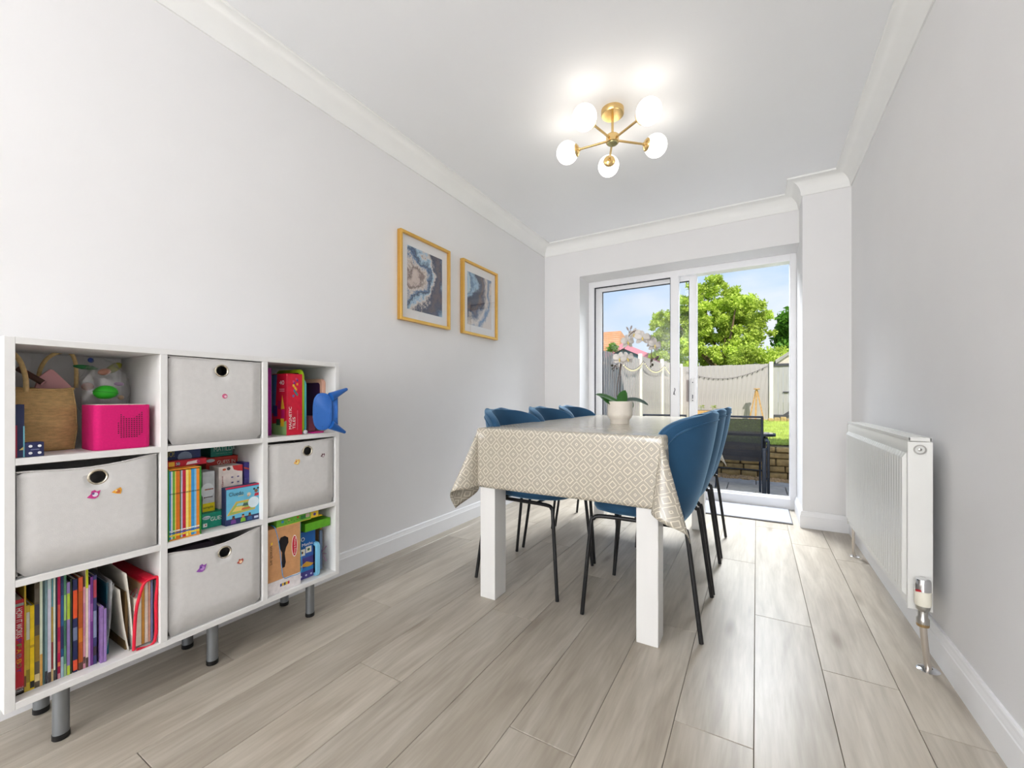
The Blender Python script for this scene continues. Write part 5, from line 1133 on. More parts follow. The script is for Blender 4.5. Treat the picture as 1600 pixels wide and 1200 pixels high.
# ---- top right compartment
c1, c2 = SY[5], SY[6]
pm = book(c1 + 0.0015, yx(424, -1.60), ZT, zx(421, 575, -1.60), -1.60, 0.17, (150, 24, 130), 'tall purple-magenta hardback at the left of the top right compartment', [], group=None)
XM = -1.548
a0, a1 = yx(448, XM), yx(472.5, XM); zt2 = zx(458, 584, XM)
dep = None
for q in range(200):
    Xq = XM - 0.001 * q
    if yx(425, Xq) >= a0: dep = XM - Xq; break
dep = dep or 0.17
mt = thing('tile_box', 'red box of magnetic tiles with white upright lettering in the top right compartment', 'toy box', (XM - dep / 2, (a0 + a1) / 2, ZT))
MB().box(XM - dep, XM, a0, a1, ZT, zt2, bev=0.001).build('carton', col((206, 18, 52)), mt)
W2, H2 = a1 - a0, zt2 - ZT
text('MAGNETIC', (XM + 0.0004, a0 + W2 * 0.13, ZT + H2 * 0.10), XP, H2 * 0.36, W2 * 0.17, mt, plain((246, 244, 240)), rot=PI / 2)
text('TILES', (XM + 0.0004, a0 + W2 * 0.36, ZT + H2 * 0.10), XP, H2 * 0.19, W2 * 0.17, mt, plain((246, 244, 240)), rot=PI / 2)
sh_l = [(plain((176, 22, 62)), rect(W2 * 0.04, 0.001, W2 * 0.06, H2 * 0.99)), (plain((214, 90, 110)), rect(W2 * 0.66, H2 * 0.08, W2 * 0.70, H2 * 0.40))]
pc_ = [(60, 110, 170), (230, 150, 40), (90, 50, 140), (60, 140, 90), (220, 190, 60), (200, 60, 110)]
for k in range(14): u_, v_ = 0.26 + 0.30 * ((k * 3) % 5) / 5 + 0.1, 0.62 + 0.30 * ((k * 5) % 14) / 14; sh_l.append((plain(pc_[k % 6]), rect(W2 * u_, H2 * v_, W2 * (u_ + 0.11), H2 * (v_ + 0.035))))
prints(sh_l, (XM, a0, ZT), XP, mt, depth=0.0001)
YM = (Vector((1, 0, 0)), Vector((0, 0, 1)), Vector((0, -1, 0)))    # facing -y, reading along +x
o3 = (XM - dep, a0, ZT); D2 = dep
sh_l = [(plain((70, 110, 160)), [(0, H2 * 0.35), (D2 * 0.22, H2 * 0.35), (D2 * 0.36, H2 * 0.99), (0, H2 * 0.99)]), (plain((150, 190, 120)), [(0, 0), (D2 * 0.98, 0), (D2 * 0.98, H2 * 0.24), (D2 * 0.7, H2 * 0.20), (0, H2 * 0.18)]),
        (plain((236, 190, 60)), [(D2 * 0.62, H2 * 0.42), (D2 * 0.86, H2 * 0.43), (D2 * 0.70, H2 * 0.66)]), (plain((200, 30, 110)), rect(D2 * 0.64, H2 * 0.27, D2 * 0.86, H2 * 0.41)), (plain((236, 196, 40)), rect(D2 * 0.60, H2 * 0.14, D2 * 0.82, H2 * 0.27)),
        (plain((40, 90, 60)), rect(D2 * 0.30, H2 * 0.16, D2 * 0.56, H2 * 0.26)), (plain((60, 50, 120)), rect(D2 * 0.1, H2 * 0.30, D2 * 0.38, H2 * 0.48)), (plain((196, 30, 70)), rect(D2 * 0.1, H2 * 0.20, D2 * 0.3, H2 * 0.30)), (plain((150, 20, 90)), rect(D2 * 0.42, H2 * 0.42, D2 * 0.58, H2 * 0.56)),
        (plain((236, 150, 160)), rect(D2 * 0.52, H2 * 0.71, D2 * 0.86, H2 * 0.725)), (plain((236, 150, 160)), rect(D2 * 0.52, H2 * 0.74, D2 * 0.86, H2 * 0.755))]
prints(sh_l, o3, YM, mt, 'side_print', 0.0001)
text('40', (XM - dep * 0.48, a0 - 0.0003, ZT + H2 * 0.82), YM, D2 * 0.32, H2 * 0.07, mt, plain((246, 240, 240)))
def rounded(y, x0_, x1_, z0_, z1_, r, th):
    P = []
    for cx_, cz_, st0 in ((x1_ - r, z1_ - r, 0), (x0_ + r, z1_ - r, 90), (x0_ + r, z0_ + r, 180), (x1_ - r, z0_ + r, 270)):
        for k in range(7): a = math.radians(st0 + 15 * k); P.append((cx_ + r * math.cos(a), y, cz_ + r * math.sin(a)))
    return P, (0, th, 0)
def slate(label, y, xa, xb, z0_, z1_, th, mfr, mscreen, inset=0.012, r=0.02, lower=None, name='toy_tablet'):
    t_ = thing(name, label, 'toy tablet', ((xa + xb) / 2, y, z0_)); P, d = rounded(y, xa, xb, z0_, z1_, r, th)
    MB().prism(P, d, bev=0.0025, seg=2).build('frame', mfr, t_, smooth=40)
    P, d = rounded(y - 0.0008, xa + inset, xb - inset, z0_ + inset, z1_ - inset, r * 0.6, 0.0012); MB().prism(P, d).build('screen', mscreen, t_)
    return t_
scr = mat('black_screen', (20, 20, 24), 0.15)
ya_ = a1 + 0.0015
xt = -1.590
slate('lime green framed toy tablet with a black screen behind the magnetic tiles box', ya_ + 0.004, xt - 0.15, xt + 0.030, ZT, zx(475, 578, xt), 0.010, mat('lime_frame', (190, 226, 40), 0.4), scr, 0.014, 0.024)
slate('turquoise and white toy tablet standing against the lime framed one', ya_ + 0.0155, xt - 0.13, xt + 0.030, ZT, zx(481, 593, xt), 0.008, mat('turquoise_frame', (90, 196, 200), 0.4), mat('white_plastic', (226, 226, 226), 0.4), 0.010, 0.02)
tb_ = thing('white_ball', 'small pale grey ball at the foot of the toy tablets', 'ball', (-1.548, ya_ + 0.010, ZT)); MB().ball((-1.545, ya_ + 0.009, ZT + 0.0085), 0.0085, n=20).build('shell', mat('pale_grey_plastic', (206, 206, 210), 0.4), tb_, smooth=70)
xp_ = -1.640; py0 = yx(500, -1.60)
slate('peach framed toy tablet with a purple screen leaning behind the blue toy', py0, -1.78, -1.585, ZT, zx(500, 592, -1.60), 0.020, mat('peach_frame', (236, 184, 160), 0.45), mat('purple_screen', (84, 46, 90), 0.3), 0.016, 0.022)
t_ = thing('pink_tray', 'hot pink flat toy under the blue toy', 'toy', (-1.56, 1.05, ZT)); MB().box(-1.62, -1.545, yx(484, -1.56), yx(503, -1.56), ZT, ZT + 0.005, bev=0.002).build('plate', mat('hot_pink', (226, 40, 150), 0.4), t_)
MB().box(-1.61, -1.58, yx(486, -1.56), yx(498, -1.56), ZT + 0.005, ZT + 0.07, bev=0.004).build('backboard', mat('dusty_maroon', (140, 70, 86), 0.5), t_)
bl = mat('blue_plastic', (32, 92, 168), 0.35, var=0.04)
XB_ = -1.500
bt = thing('blue_toy', 'blue plastic toy with an oval plate and two prongs jutting past the shelf edge', 'toy', (XB_, 1.075, ZT + 0.004))
oc = yz(503.5, 643, XB_); ax = (yx(519, XB_) - yx(488.5, XB_)) / 2; az = (zx(504, 614, XB_) - zx(504, 672, XB_)) / 2
nd = Vector((0.86, -0.50, 0)).normalized(); rt_ = Vector((0.50, 0.86, 0)).normalized()
def sup(a, e=0.72): return (math.copysign(abs(math.cos(a)) ** e, math.cos(a)), math.copysign(abs(math.sin(a)) ** e, math.sin(a)))
pl_ = [oc + rt_ * (ax * 0.80 * sup(2 * PI * k / 36)[0]) + Vector((0, 0, az * sup(2 * PI * k / 36)[1])) for k in range(36)]
MB().prism(pl_, nd * 0.012, bev=0.003, seg=2).build('oval_plate', bl, bt, smooth=40)
pl2 = [oc + nd * 0.0123 + rt_ * (ax * 0.66 * sup(2 * PI * k / 36)[0]) + Vector((0, 0, az * 0.88 * sup(2 * PI * k / 36)[1])) for k in range(36)]
MB().tube(pl2 + [pl2[0]], 0.0008, 5).build('raised_rim', bl, bt, smooth=60)
mb = MB()
for u_, v_ in ((0, 0.8), (0, -0.8), (-0.62, 0.3), (0.62, -0.1), (-0.55, -0.1)): mb.lathe([(0, 0.0128), (0.0011, 0.0128), (0.0011, 0.0122)], oc + rt_ * ax * u_ * 0.8 + Vector((0, 0, az * v_)), nd, 8)
mb.box(*[q for q in (oc.x + 0.010, oc.x + 0.0135)], oc.y + 0.004, oc.y + 0.008, oc.z - az * 0.62, oc.z - az * 0.45)
mb.build('screw_holes', black_plastic, bt)
b0 = yz(521, 643, -1.475)
MB().obox(b0 - nd * 0.012 - rt_ * 0.002, rt_ * 0.020, nd * 0.011, (0, 0, az * 0.93), bev=0.006, seg=3).build('hull', bl, bt, smooth=40)
MB().obox(b0 + rt_ * 0.012 - nd * 0.002, rt_ * 0.004, nd * 0.006, (0, 0, az * 0.34), bev=0.002, seg=2).build('grip', bl, bt, smooth=40)
for py_a, py_b, pxb in ((620, 608.5, 541), (664, 675, 538)):
    A_, B_ = yz(517, py_a, -1.475), yz(pxb, py_b, -1.470)
    MB().tube([A_, A_.lerp(B_, 0.4), B_], [0.018, 0.0135, 0.0065], 14, sub=0).build('prong', bl, bt, smooth=60)
    bt.children[-1].data.update()
MB().ball(yz(541, 608.5, -1.470), 0.0067, n=12).build('prong_tip', bl, bt, smooth=60); MB().ball(yz(538, 675, -1.470), 0.0067, n=12).build('prong_tip', bl, bt, smooth=60)

# ---- bottom right compartment
ZB2 = SZ[1] + 0.0003; xw = -1.532
a0, a1 = c1 + 0.001, yx(470, xw); zw = zx(445, 903, xw)
wb = carton('low white box with a small colourful logo at the bottom of the right column', a0, a1, ZB2, zw, xw, 0.20, col((232, 226, 226)))
W2, H2 = a1 - a0, zw - ZB2
prints([(plain(c), [(W2 * (0.38 + 0.055 * k), H2 * 0.42), (W2 * (0.43 + 0.055 * k), H2 * 0.45), (W2 * (0.43 + 0.055 * k), H2 * 0.68), (W2 * (0.38 + 0.055 * k), H2 * 0.64)]) for k, c in enumerate(((40, 60, 150), (226, 180, 40), (60, 60, 70), (226, 190, 50), (200, 50, 60)))], (xw, a0, ZB2), XP, wb)
kraft = mat('kraft_card', (206, 152, 104), 0.75, var=0.07, scale=70)
zk0, zk1 = zw + 0.0005, zx(445, 822, xw)
kb_ = thing('puzzle_box', 'brown card puzzle box with a dark painted patch for its oblong hole and red oval badge', 'puzzle box', (xw - 0.08, (a0 + a1) / 2, zk0))
MB().box(xw - 0.16, xw - 0.001, a0, a1, zk0, zk1, bev=0.001).build('carton', kraft, kb_)
W2, H2 = a1 - a0, zk1 - zk0
MB().box(xw - 0.10, xw - 0.0006, a1 - 0.0018, a1 + 0.0004, zk0, zk1).build('edge_strip', mat('teal_card', (70, 140, 130), 0.6), kb_)
hole_ = [(0.36, 0.62), (0.34, 0.72), (0.40, 0.80), (0.52, 0.81), (0.62, 0.76), (0.63, 0.66), (0.56, 0.58), (0.52, 0.48), (0.55, 0.30), (0.52, 0.21), (0.45, 0.20), (0.43, 0.30), (0.44, 0.50)]  # outline of the dark patch painted for the shaded inside of the hole
prints([(mat('dark_hole_patch', (34, 30, 34), 0.15), [(W2 * u_, H2 * v_) for u_, v_ in hole_]), (plain((240, 232, 226)), disc(W2 * 0.81, H2 * 0.56, W2 * 0.088, 20, H2 * 0.215)), (plain((200, 36, 56)), disc(W2 * 0.81, H2 * 0.56, W2 * 0.072, 20, H2 * 0.195)),
        (plain((240, 200, 60)), [(W2 * 0.12, H2 * 0.74), (W2 * 0.17, H2 * 0.76), (W2 * 0.17, H2 * 0.71), (W2 * 0.13, H2 * 0.70)])], (xw - 0.001, a0, zk0), XP, kb_, 'front_print', 0.0002)
text('Melissa & Doug', (xw + 0.0001, a0 + W2 * 0.78, zk0 + H2 * 0.40), XP, H2 * 0.32, W2 * 0.065, kb_, plain((244, 230, 226)), rot=-PI / 2)
text('scratch art', (xw + 0.0001, a0 + W2 * 0.10, zk0 + H2 * 0.33), XP, H2 * 0.36, W2 * 0.08, kb_, plain((60, 44, 36)), rot=-PI / 2)
el = thing('elastic_band', 'thin blue elastic band stretched round the brown card puzzle box', 'elastic band', (xw, a0 + W2 * 0.4, zk0)); ebm = mat('blue_elastic', (70, 160, 220), 0.6)
pth = [yz(424, 821, xw - 0.02), yz(430, 826, xw + 0.0022), yz(436, 850, xw + 0.0022), yz(440, 885, xw + 0.0022), yz(443.5, 903, xw + 0.0022), yz(455, 900, xw + 0.0022), yz(470.5, 893, xw + 0.0022), yz(471.5, 870, xw + 0.0010), yz(471, 850, xw - 0.01)]
for p in pth: p.y = min(p.y, a1 + 0.0022)
MB().tube(pth, 0.0011, 6, sub=4).build('loop', ebm, el, smooth=60)
gb = carton('green printed box with yellow end squeezed under the shelf board', yx(433, xw), yx(486, xw), zk1 + 0.0005, SZ[2] - 0.003, xw - 0.002, 0.15, col((110, 178, 60)))
W2, H2 = yx(486, xw) - yx(433, xw), SZ[2] - 0.003 - zk1
prints([(plain((60, 130, 180)), disc(W2 * 0.16, H2 * 0.6, 0.0055, 14)), (plain((200, 60, 50)), disc(W2 * 0.60, H2 * 0.72, 0.004, 8)), (plain((190, 150, 90)), disc(W2 * 0.34, H2 * 0.66, 0.004, 8)), (plain((50, 120, 60)), rect(W2 * 0.68, H2 * 0.3, W2 * 0.86, H2 * 0.8)), (plain((190, 170, 150)), rect(W2 * 0.84, H2 * 0.4, W2 * 0.96, H2 * 0.9)), (plain((230, 210, 80)), rect(0.0, 0.0, W2, H2 * 0.07))] + [(plain((30, 90, 40)), disc(W2 * (0.25 + 0.08 * k), H2 * (0.35 + 0.1 * (k % 3)), 0.0018, 6)) for k in range(7)], (xw - 0.002, yx(433, xw), zk1), XP, gb)
y7 = thing('yellow_card', 'yellow card tray with a purple disc beside the green printed box', 'card tray', (xw - 0.03, yx(495, xw), zk1))
MB().box(xw - 0.10, xw - 0.004, yx(486.5, xw), yx(505, xw), zk1 + 0.001, zk1 + 0.0035, bev=0.0005).build('tray', col((226, 190, 40)), y7)
MB().box(xw - 0.09, xw - 0.006, yx(487, xw), yx(499, xw), zk1 + 0.0035, min(zk1 + 0.026, SZ[2] - 0.002), bev=0.0005).build('upright', col((232, 200, 60)), y7)
prints([(plain((80, 60, 140)), disc(yx(493, xw) - yx(487, xw), 0.014, 0.006, 14))], (xw - 0.006, yx(487, xw), zk1), XP, y7)
gg = carton('plain bright green box lying above the violet counting game', yx(474, -1.56), c2 - 0.004, zx(490, 829, -1.545) + 0.001, zx(490, 829, -1.545) + 0.034, -1.548, 0.15, col((96, 172, 34)))
zg = zx(490, 829, -1.545)
vm = carton('blue and violet counting game box upright beside the brown card puzzle', a1 + 0.0035, yx(492.5, -1.56), ZB2, zg, -1.560, 0.14, [col((84, 74, 150))])
y0v = a1 + 0.0035; W2, H2 = yx(492.5, -1.56) - y0v, zg - ZB2
prints([(plain((30, 96, 170)), rect(0, H2 * 0.62, W2, H2)), (plain((60, 100, 180)), rect(0, H2 * 0.45, W2, H2 * 0.62)), (plain((210, 220, 230)), disc(W2 * 0.3, H2 * 0.85, 0.008, 16)), (plain((50, 90, 150)), disc(W2 * 0.3, H2 * 0.85, 0.0055, 12)), (plain((240, 236, 220)), rect(W2 * 0.10, H2 * 0.50, W2 * 0.42, H2 * 0.64)), (plain((240, 236, 220)), rect(W2 * 0.46, H2 * 0.54, W2 * 0.78, H2 * 0.67)), (plain((120, 80, 40)), disc(W2 * 0.26, H2 * 0.57, 0.005, 10)), (plain((60, 110, 60)), disc(W2 * 0.62, H2 * 0.605, 0.0055, 10)), (plain((226, 170, 60)), [(W2 * 0.1, H2 * 0.28), (W2 * 0.5, H2 * 0.36), (W2 * 0.9, H2 * 0.28), (W2 * 0.7, H2 * 0.22), (W2 * 0.4, H2 * 0.26)]), (plain((50, 130, 200)), rect(W2 * 0.05, H2 * 0.16, W2 * 0.95, H2 * 0.24))] + [(plain((200, 200, 230)), disc(W2 * (0.2 + 0.28 * k), H2 * 0.07, 0.0042, 10)) for k in range(3)], (-1.560, y0v, ZB2), XP, vm, depth=0.0001)
text('Maths', (-1.5585, y0v + W2 * 0.24, ZB2 + H2 * 0.70), XP, W2 * 0.60, H2 * 0.06, vm, plain((244, 244, 248)))
slate('pale blue framed drawing slate standing at the front of the bottom right compartment', yx(493.5, -1.545), -1.62, -1.538, ZB2, zx(500, 846, -1.545), 0.014, mat('pale_blue_frame', (130, 200, 232), 0.4), scr, 0.012, 0.012, name='drawing_slate')
kx_ = -1.600; kr = carton('upright brown card box behind the pale blue drawing slate', yx(499.5, kx_), c2 - 0.006, ZB2, zg - 0.001, kx_, 0.17, kraft)
pn = thing('craft_pack', 'pack of purple pens and blue card between the violet game and the brown card box', 'craft pack', (-1.585, yx(497, -1.585), ZB2))
MB().box(-1.597, -1.588, yx(494.5, -1.59) + 0.0145, yx(503.5, -1.59), ZB2, ZB2 + 0.165, bev=0.001).build('card', mat('dull_blue_card', (120, 140, 170), 0.6), pn)
for k in range(3): MB().tube([yz(503 + k, 862 + 3 * k, -1.585), yz(510, 853 + 12 * k, -1.570)], 0.0014, 6).build('pen', mat('lilac_pen', (190, 130, 170), 0.4), pn)

# ================================================================== garden
GZ = -0.17; LZ = 0.27
XFN, YFN = -1.84, 12.6
patio = MB().box(-1.84, 6.0, 4.10, 6.62, GZ - 0.3, GZ - 0.02).build('patio_ground', mat('patio_bedding', (96, 90, 82), 0.95)); tag(patio, 'grey paved patio outside the sliding door', 'patio', kind='structure')
slab_m = mat('grey_paving', (200, 195, 185), 0.85, var=0.12, scale=9, bump=0.3, bscale=120)
sl_me = None; rng = random.Random(3)
yr = 4.14; ri = 0
while yr < 6.2:
    x = -1.80 - (0.3 if ri % 2 else 0.0)
    while x < 2.2:
        x0_, x1_ = max(x, -1.80), x + 0.592
        if x1_ - x0_ > 0.1:
            o = MB().box(-(x1_ - x0_) / 2, (x1_ - x0_) / 2, -0.221, 0.221, -0.04, 0, bev=0.006, seg=2)
            if abs(x1_ - x0_ - 0.592) < 1e-4 and sl_me is not None:
                o.bm.free(); ob = bpy.data.objects.new('paving_slab', sl_me); COL.objects.link(ob); ob.parent = patio
            else:
                ob = o.build('paving_slab', slab_m, patio, local=True)
                if abs(x1_ - x0_ - 0.592) < 1e-4: sl_me = ob.data
            ob.location = ((x0_ + x1_) / 2, yr + 0.221, GZ + rng.uniform(-0.002, 0.002))
        x += 0.60
    yr += 0.45; ri += 1
# gravel strip
gm_ = mat('tan_gravel', (206, 176, 132), 0.9, var=0.35, scale=40)
mb = MB()
for k in range(1500):
    x, y = rng.uniform(-1.8, 1.6), rng.uniform(6.22, 6.46); s_ = rng.uniform(0.008, 0.020)
    mb.obox((x, y, GZ - 0.012 + s_ * 0.6 + rng.uniform(0, 0.012)), Matrix.Rotation(rng.uniform(0, 3), 3, 'Z') @ Vector((s_, s_ * 0.2, 0)), Matrix.Rotation(rng.uniform(0, 3), 3, 'Z') @ Vector((0.2 * s_, s_ * 0.8, 0.1 * s_)), (0, 0, s_ * 0.6))
tag(mb.build('gravel', gm_), 'tan gravel strip along the foot of the stone wall', 'gravel', kind='stuff')
# low stone wall
sw = thing('garden_wall', 'low retaining wall of rough sandstone blocks below the lawn', 'stone wall', (0, 6.55, GZ))
st_m = mat('sandstone', (176, 152, 104), 0.95, var=0.3, scale=14, bump=1.0, bscale=40)
MB().box(-1.83, 2.4, 6.53, 6.70, GZ - 0.03, LZ - 0.02).build('mortar_core', mat('mortar', (112, 98, 72), 0.95), sw)
z_ = GZ - 0.01
while z_ < LZ - 0.03:
    hgt = min(rng.uniform(0.075, 0.10), LZ + 0.012 - z_); x = -1.83 - rng.uniform(0, 0.2)
    while x < 2.2:
        ln_ = rng.uniform(0.16, 0.34); x0_ = max(x, -1.83)
        if x + ln_ - 0.014 > x0_ + 0.03:
            yo = rng.uniform(-0.018, 0.012)
            mb = MB().box(x0_, x + ln_ - 0.014, 6.48 + yo, 6.60, z_, z_ + hgt - 0.012, bev=0.012, seg=2)
            for v in mb.bm.verts: v.co += Vector((0.006, 0.008, 0.004)) * noise.noise(v.co * 23)
            mb.build('stone', st_m, sw, smooth=60)
        x += ln_
    z_ += hgt
# lawn
lm = mat('lawn_green', (178, 192, 104), 0.9, var=0.25, scale=5, bump=0.6, bscale=60)
mb = MB(); mb.grid(lambda u, v: Vector((-1.83 + 9 * u, 6.66 + (YFN - 6.5) * v, LZ + 0.02 * noise.noise(Vector((u * 20, v * 14, 0))) + 0.05 * v)), 40, 40)
lawn = tag(mb.build('lawn', lm, smooth=60), 'sunlit lawn between the stone wall and the rear fence', 'lawn', kind='structure')
MB().box(-1.83, 7.2, 6.62, YFN, LZ - 0.5, LZ - 0.03).build('soil', mat('soil', (90, 74, 54), 0.95), lawn)
gv = []; gf = []
for k in range(26000):
    x = rng.uniform(-0.6, 1.3) if k % 3 else rng.uniform(-1.8, 2.6); y = 6.66 + (YFN - 6.9) * rng.random() ** 1.4; v_ = (y - 6.66) / (YFN - 6.5); z = LZ + 0.02 * noise.noise(Vector(((x + 1.83) / 9 * 20, v_ * 14, 0))) + 0.05 * v_
    a = rng.uniform(0, 2 * PI); h_ = rng.uniform(0.02, 0.05); w_ = 0.004; n0 = len(gv); cx_, sx2 = math.cos(a) * w_, math.sin(a) * w_
    gv += [(x - cx_, y - sx2, z - 0.005), (x + cx_, y + sx2, z - 0.005), (x + rng.uniform(-1, 1) * 0.015, y + rng.uniform(-1, 1) * 0.015, z + h_)]; gf.append((n0, n0 + 1, n0 + 2))
me = bpy.data.meshes.new('grass'); me.from_pydata(gv, [], gf); me.materials.append(mat('grass_blades', (182, 200, 98), 0.7, var=0.3, scale=3)); o = bpy.data.objects.new('grass', me); COL.objects.link(o); tag(o, 'short bright green grass blades on the lawn', 'grass', kind='stuff')
far = MB().box(-60, 60, YFN + 0.3, 90, -0.4, 0.0).build('ground', mat('far_ground', (120, 130, 80), 0.95)); tag(far, 'ground beyond the rear fence', 'ground', kind='structure')
tag(MB().box(-60, -1.9, -10, YFN + 0.3, -0.5, -0.1).build('ground', mat('far_ground', (120, 130, 80), 0.95)), "neighbouring ground beyond the left fence", 'ground', kind='structure')
# fences
fen_m = mat('weathered_fence', (178, 172, 170), 0.85, var=0.12, scale=4, stretch=(8, 8, 0.6), bump=0.3, bscale=60)
post_m = mat('concrete_post', (226, 222, 212), 0.85, var=0.06)
bd_me = {}
def board(parent, loc, rotz, h_, w_=0.118):
    k = (round(h_, 2), w_)
    if k not in bd_me:
        o = MB().box(-w_ / 2, w_ / 2, -0.007, 0.007, 0, h_, bev=0.002).build('board', fen_m, parent, local=True); bd_me[k] = o.data
    else:
        o = bpy.data.objects.new('board', bd_me[k]); COL.objects.link(o); o.parent = parent
    o.location = loc; o.rotation_euler = (0, 0, rotz); return o
rf = thing('garden_fence', 'long pale weathered board fence across the back of the garden', 'fence', (0, YFN, 0))
FH = 1.765; x = XFN + 0.06; k = 0
while x < 0.24:
    hb_ = FH - 0.31 + rng.uniform(-0.006, 0.006)
    board(rf, (x, 0.0, 0.31), -0.17, hb_); x += 0.106; k += 1
for z in (0.55, 1.5): MB().box(XFN, 0.28, YFN + 0.02, YFN + 0.06, z, z + 0.05).build('rail', fen_m, rf)
MB().box(XFN, 0.28, YFN - 0.02, YFN + 0.02, 0.22, 0.34).build('gravel_board', mat('gravel_board', (190, 176, 150), 0.9), rf)
for x in (0.325,): MB().box(x - 0.045, x + 0.045, YFN - 0.06, YFN + 0.04, 0.2, FH + 0.05, bev=0.006).build('post', post_m, rf)
lf = thing('garden_fence', 'long board fence running down the left side of the garden with white posts', 'fence', (XFN, 8, 0))
y = 4.22; k = 0
while y < YFN - 0.05:
    top_ = 1.555 if y < 6.55 else 1.60 if y < 7.77 else 1.67 if y < 9.8 else 1.745; base_ = GZ + 0.02 if y < 6.5 else 0.30
    board(lf, (0.0, y - 8, base_), PI / 2 + 0.17, round(top_ - base_ + rng.uniform(-0.004, 0.004), 2)); y += 0.106; k += 1
for y, zt3 in ((4.16, 1.58), (7.77, 1.70), (9.80, 1.765), (YFN, 1.85)): MB().box(XFN - 0.03, XFN + 0.04, y - 0.032, y + 0.032, GZ if y < 6.6 else 0.2, zt3, bev=0.006).build('post', post_m, lf)
for z in (0.45, 1.35):
    MB().box(XFN - 0.05, XFN - 0.02, 4.1, YFN, z, z + 0.05).build('rail', fen_m, lf)
# string lights along the fences
bulb_m = mat('bulb_glass', (236, 228, 190), 0.3); wire_m = mat('thin_wire', (70, 66, 60), 0.7)
def garland(label, pts_, sag, nb):
    t_ = thing('string_lights', label, 'string lights', tuple(pts_[0])); bb = MB(); allp = []
    for a, b_ in zip(pts_, pts_[1:]):
        a, b_ = Vector(a), Vector(b_)
        for k in range(nb + 1):
            u = k / nb; p = a.lerp(b_, u); p.z -= sag * 4 * u * (1 - u); allp.append(p)
            if 0 < k < nb:
                r = bmesh.ops.create_icosphere(bb.bm, subdivisions=1, radius=0.016)
                for v in r['verts']: v.co += p + Vector((0, 0, -0.02))
    MB().tube(allp, 0.004, 5).build('cable', wire_m, t_)
    o = bb.build('bulbs', bulb_m if 'left' in label else mat('dark_bulb', (90, 86, 84), 0.4), t_); o['kind'] = 'stuff'
garland('pale bulb string lights swagged between the white posts of the left fence', [(XFN + 0.06, 6.2, 1.50), (XFN + 0.06, 7.77, 1.57), (XFN + 0.06, 9.8, 1.63), (XFN + 0.06, 11.8, 1.66)], 0.17, 18)
garland('dark bulb string lights drooping across the rear fence', [(-1.7, YFN - 0.03, 1.62), (0.26, YFN - 0.03, 1.72)], 0.26, 17)
# wooden bird table leaning by the rear fence
bw = mat('raw_timber', (190, 150, 98), 0.8, var=0.2, scale=20)
bt_ = thing('garden_tool_stand', 'raw timber post with a square cap and splayed legs by the rear fence', 'timber post', (0.0, 12.2, LZ))
MB().box(-0.06, 0.075, 12.14, 12.27, 1.10, 1.13, bev=0.004).build('cap', bw, bt_)
MB().obox((-0.01, 12.2, 0.72), (0.020, 0, 0.0), (0, 0.02, 0), (0.012, 0, 0.39)).build('post', bw, bt_)
MB().obox((0.09, 12.22, 0.68), (0.016, 0, 0.003), (0, 0.016, 0), (-0.075, 0, 0.40)).build('leg', bw, bt_)
MB().obox((-0.09, 12.22, 0.68), (0.016, 0, 0.003), (0, 0.016, 0), (0.075, 0, 0.40)).build('leg', bw, bt_)
# raised planter with a seedling
pl_t = thing('planter_box', 'low timber planter box in front of the rear fence', 'planter', (-1.15, 11.9, 0.3))
MB().box(-1.45, -0.80, 11.7, 12.2, 0.28, 0.56, bev=0.01).build('box', bw, pl_t)
MB().box(-1.42, -0.83, 11.73, 12.17, 0.555, 0.565).build('soil', mat('soil', (90, 74, 54), 0.95), pl_t)
# leaves ------------------------------------------------------------------
def leaf_mat(name, c):
    m = mat(name, c, 0.6, var=0.32, scale=1.3); b = m.node_tree.nodes['Principled BSDF']; t = m.node_tree
    o = t.nodes['Material Output']; tl = t.nodes.new('ShaderNodeBsdfTranslucent'); mxs = t.nodes.new('ShaderNodeMixShader'); mxs.inputs[0].default_value = 0.35
    src = b.inputs['Base Color'].links[0].from_socket; t.links.new(src, tl.inputs[0]); t.links.new(b.outputs[0], mxs.inputs[1]); t.links.new(tl.outputs[0], mxs.inputs[2]); t.links.new(mxs.outputs[0], o.inputs[0]); return m
def foliage(name, parent, clumps, n, size, m, seed):
    R_ = random.Random(seed); V, F = [], []
    wts = [c[3] ** 2 for c in clumps]
    for _ in range(n):
        c = R_.choices(clumps, wts)[0]; d = Vector((R_.gauss(0, 1), R_.gauss(0, 1), R_.gauss(0, 1))).normalized(); rr = c[3] * (0.30 + 0.85 * R_.random())
        p = Vector(c[:3]) + Vector((d.x * rr, d.y * rr, d.z * rr * 0.8)); s_ = size * R_.uniform(0.6, 1.3)
        a = (d * 0.6 + Vector((R_.gauss(0, 1), R_.gauss(0, 1), R_.gauss(0, 1) - 0.3))).normalized(); b_ = a.orthogonal().normalized(); b_ = Matrix.Rotation(R_.uniform(0, 6.28), 3, a) @ b_; e_ = a.cross(b_)
        n0 = len(V); V += [p - b_ * s_, p + e_ * s_ * 0.45, p + b_ * s_, p - e_ * s_ * 0.45]; F.append((n0, n0 + 1, n0 + 2, n0 + 3))
    me = bpy.data.meshes.new(name); me.from_pydata([tuple(v) for v in V], [], F); me.materials.append(m)
    o = bpy.data.objects.new(name, me); COL.objects.link(o); off = world_loc(parent); me.transform(Matrix.Translation(-off)); o.parent = parent; o['kind'] = 'stuff'; return o
bark = mat('tree_bark', (120, 100, 78), 0.9, var=0.25, scale=10)
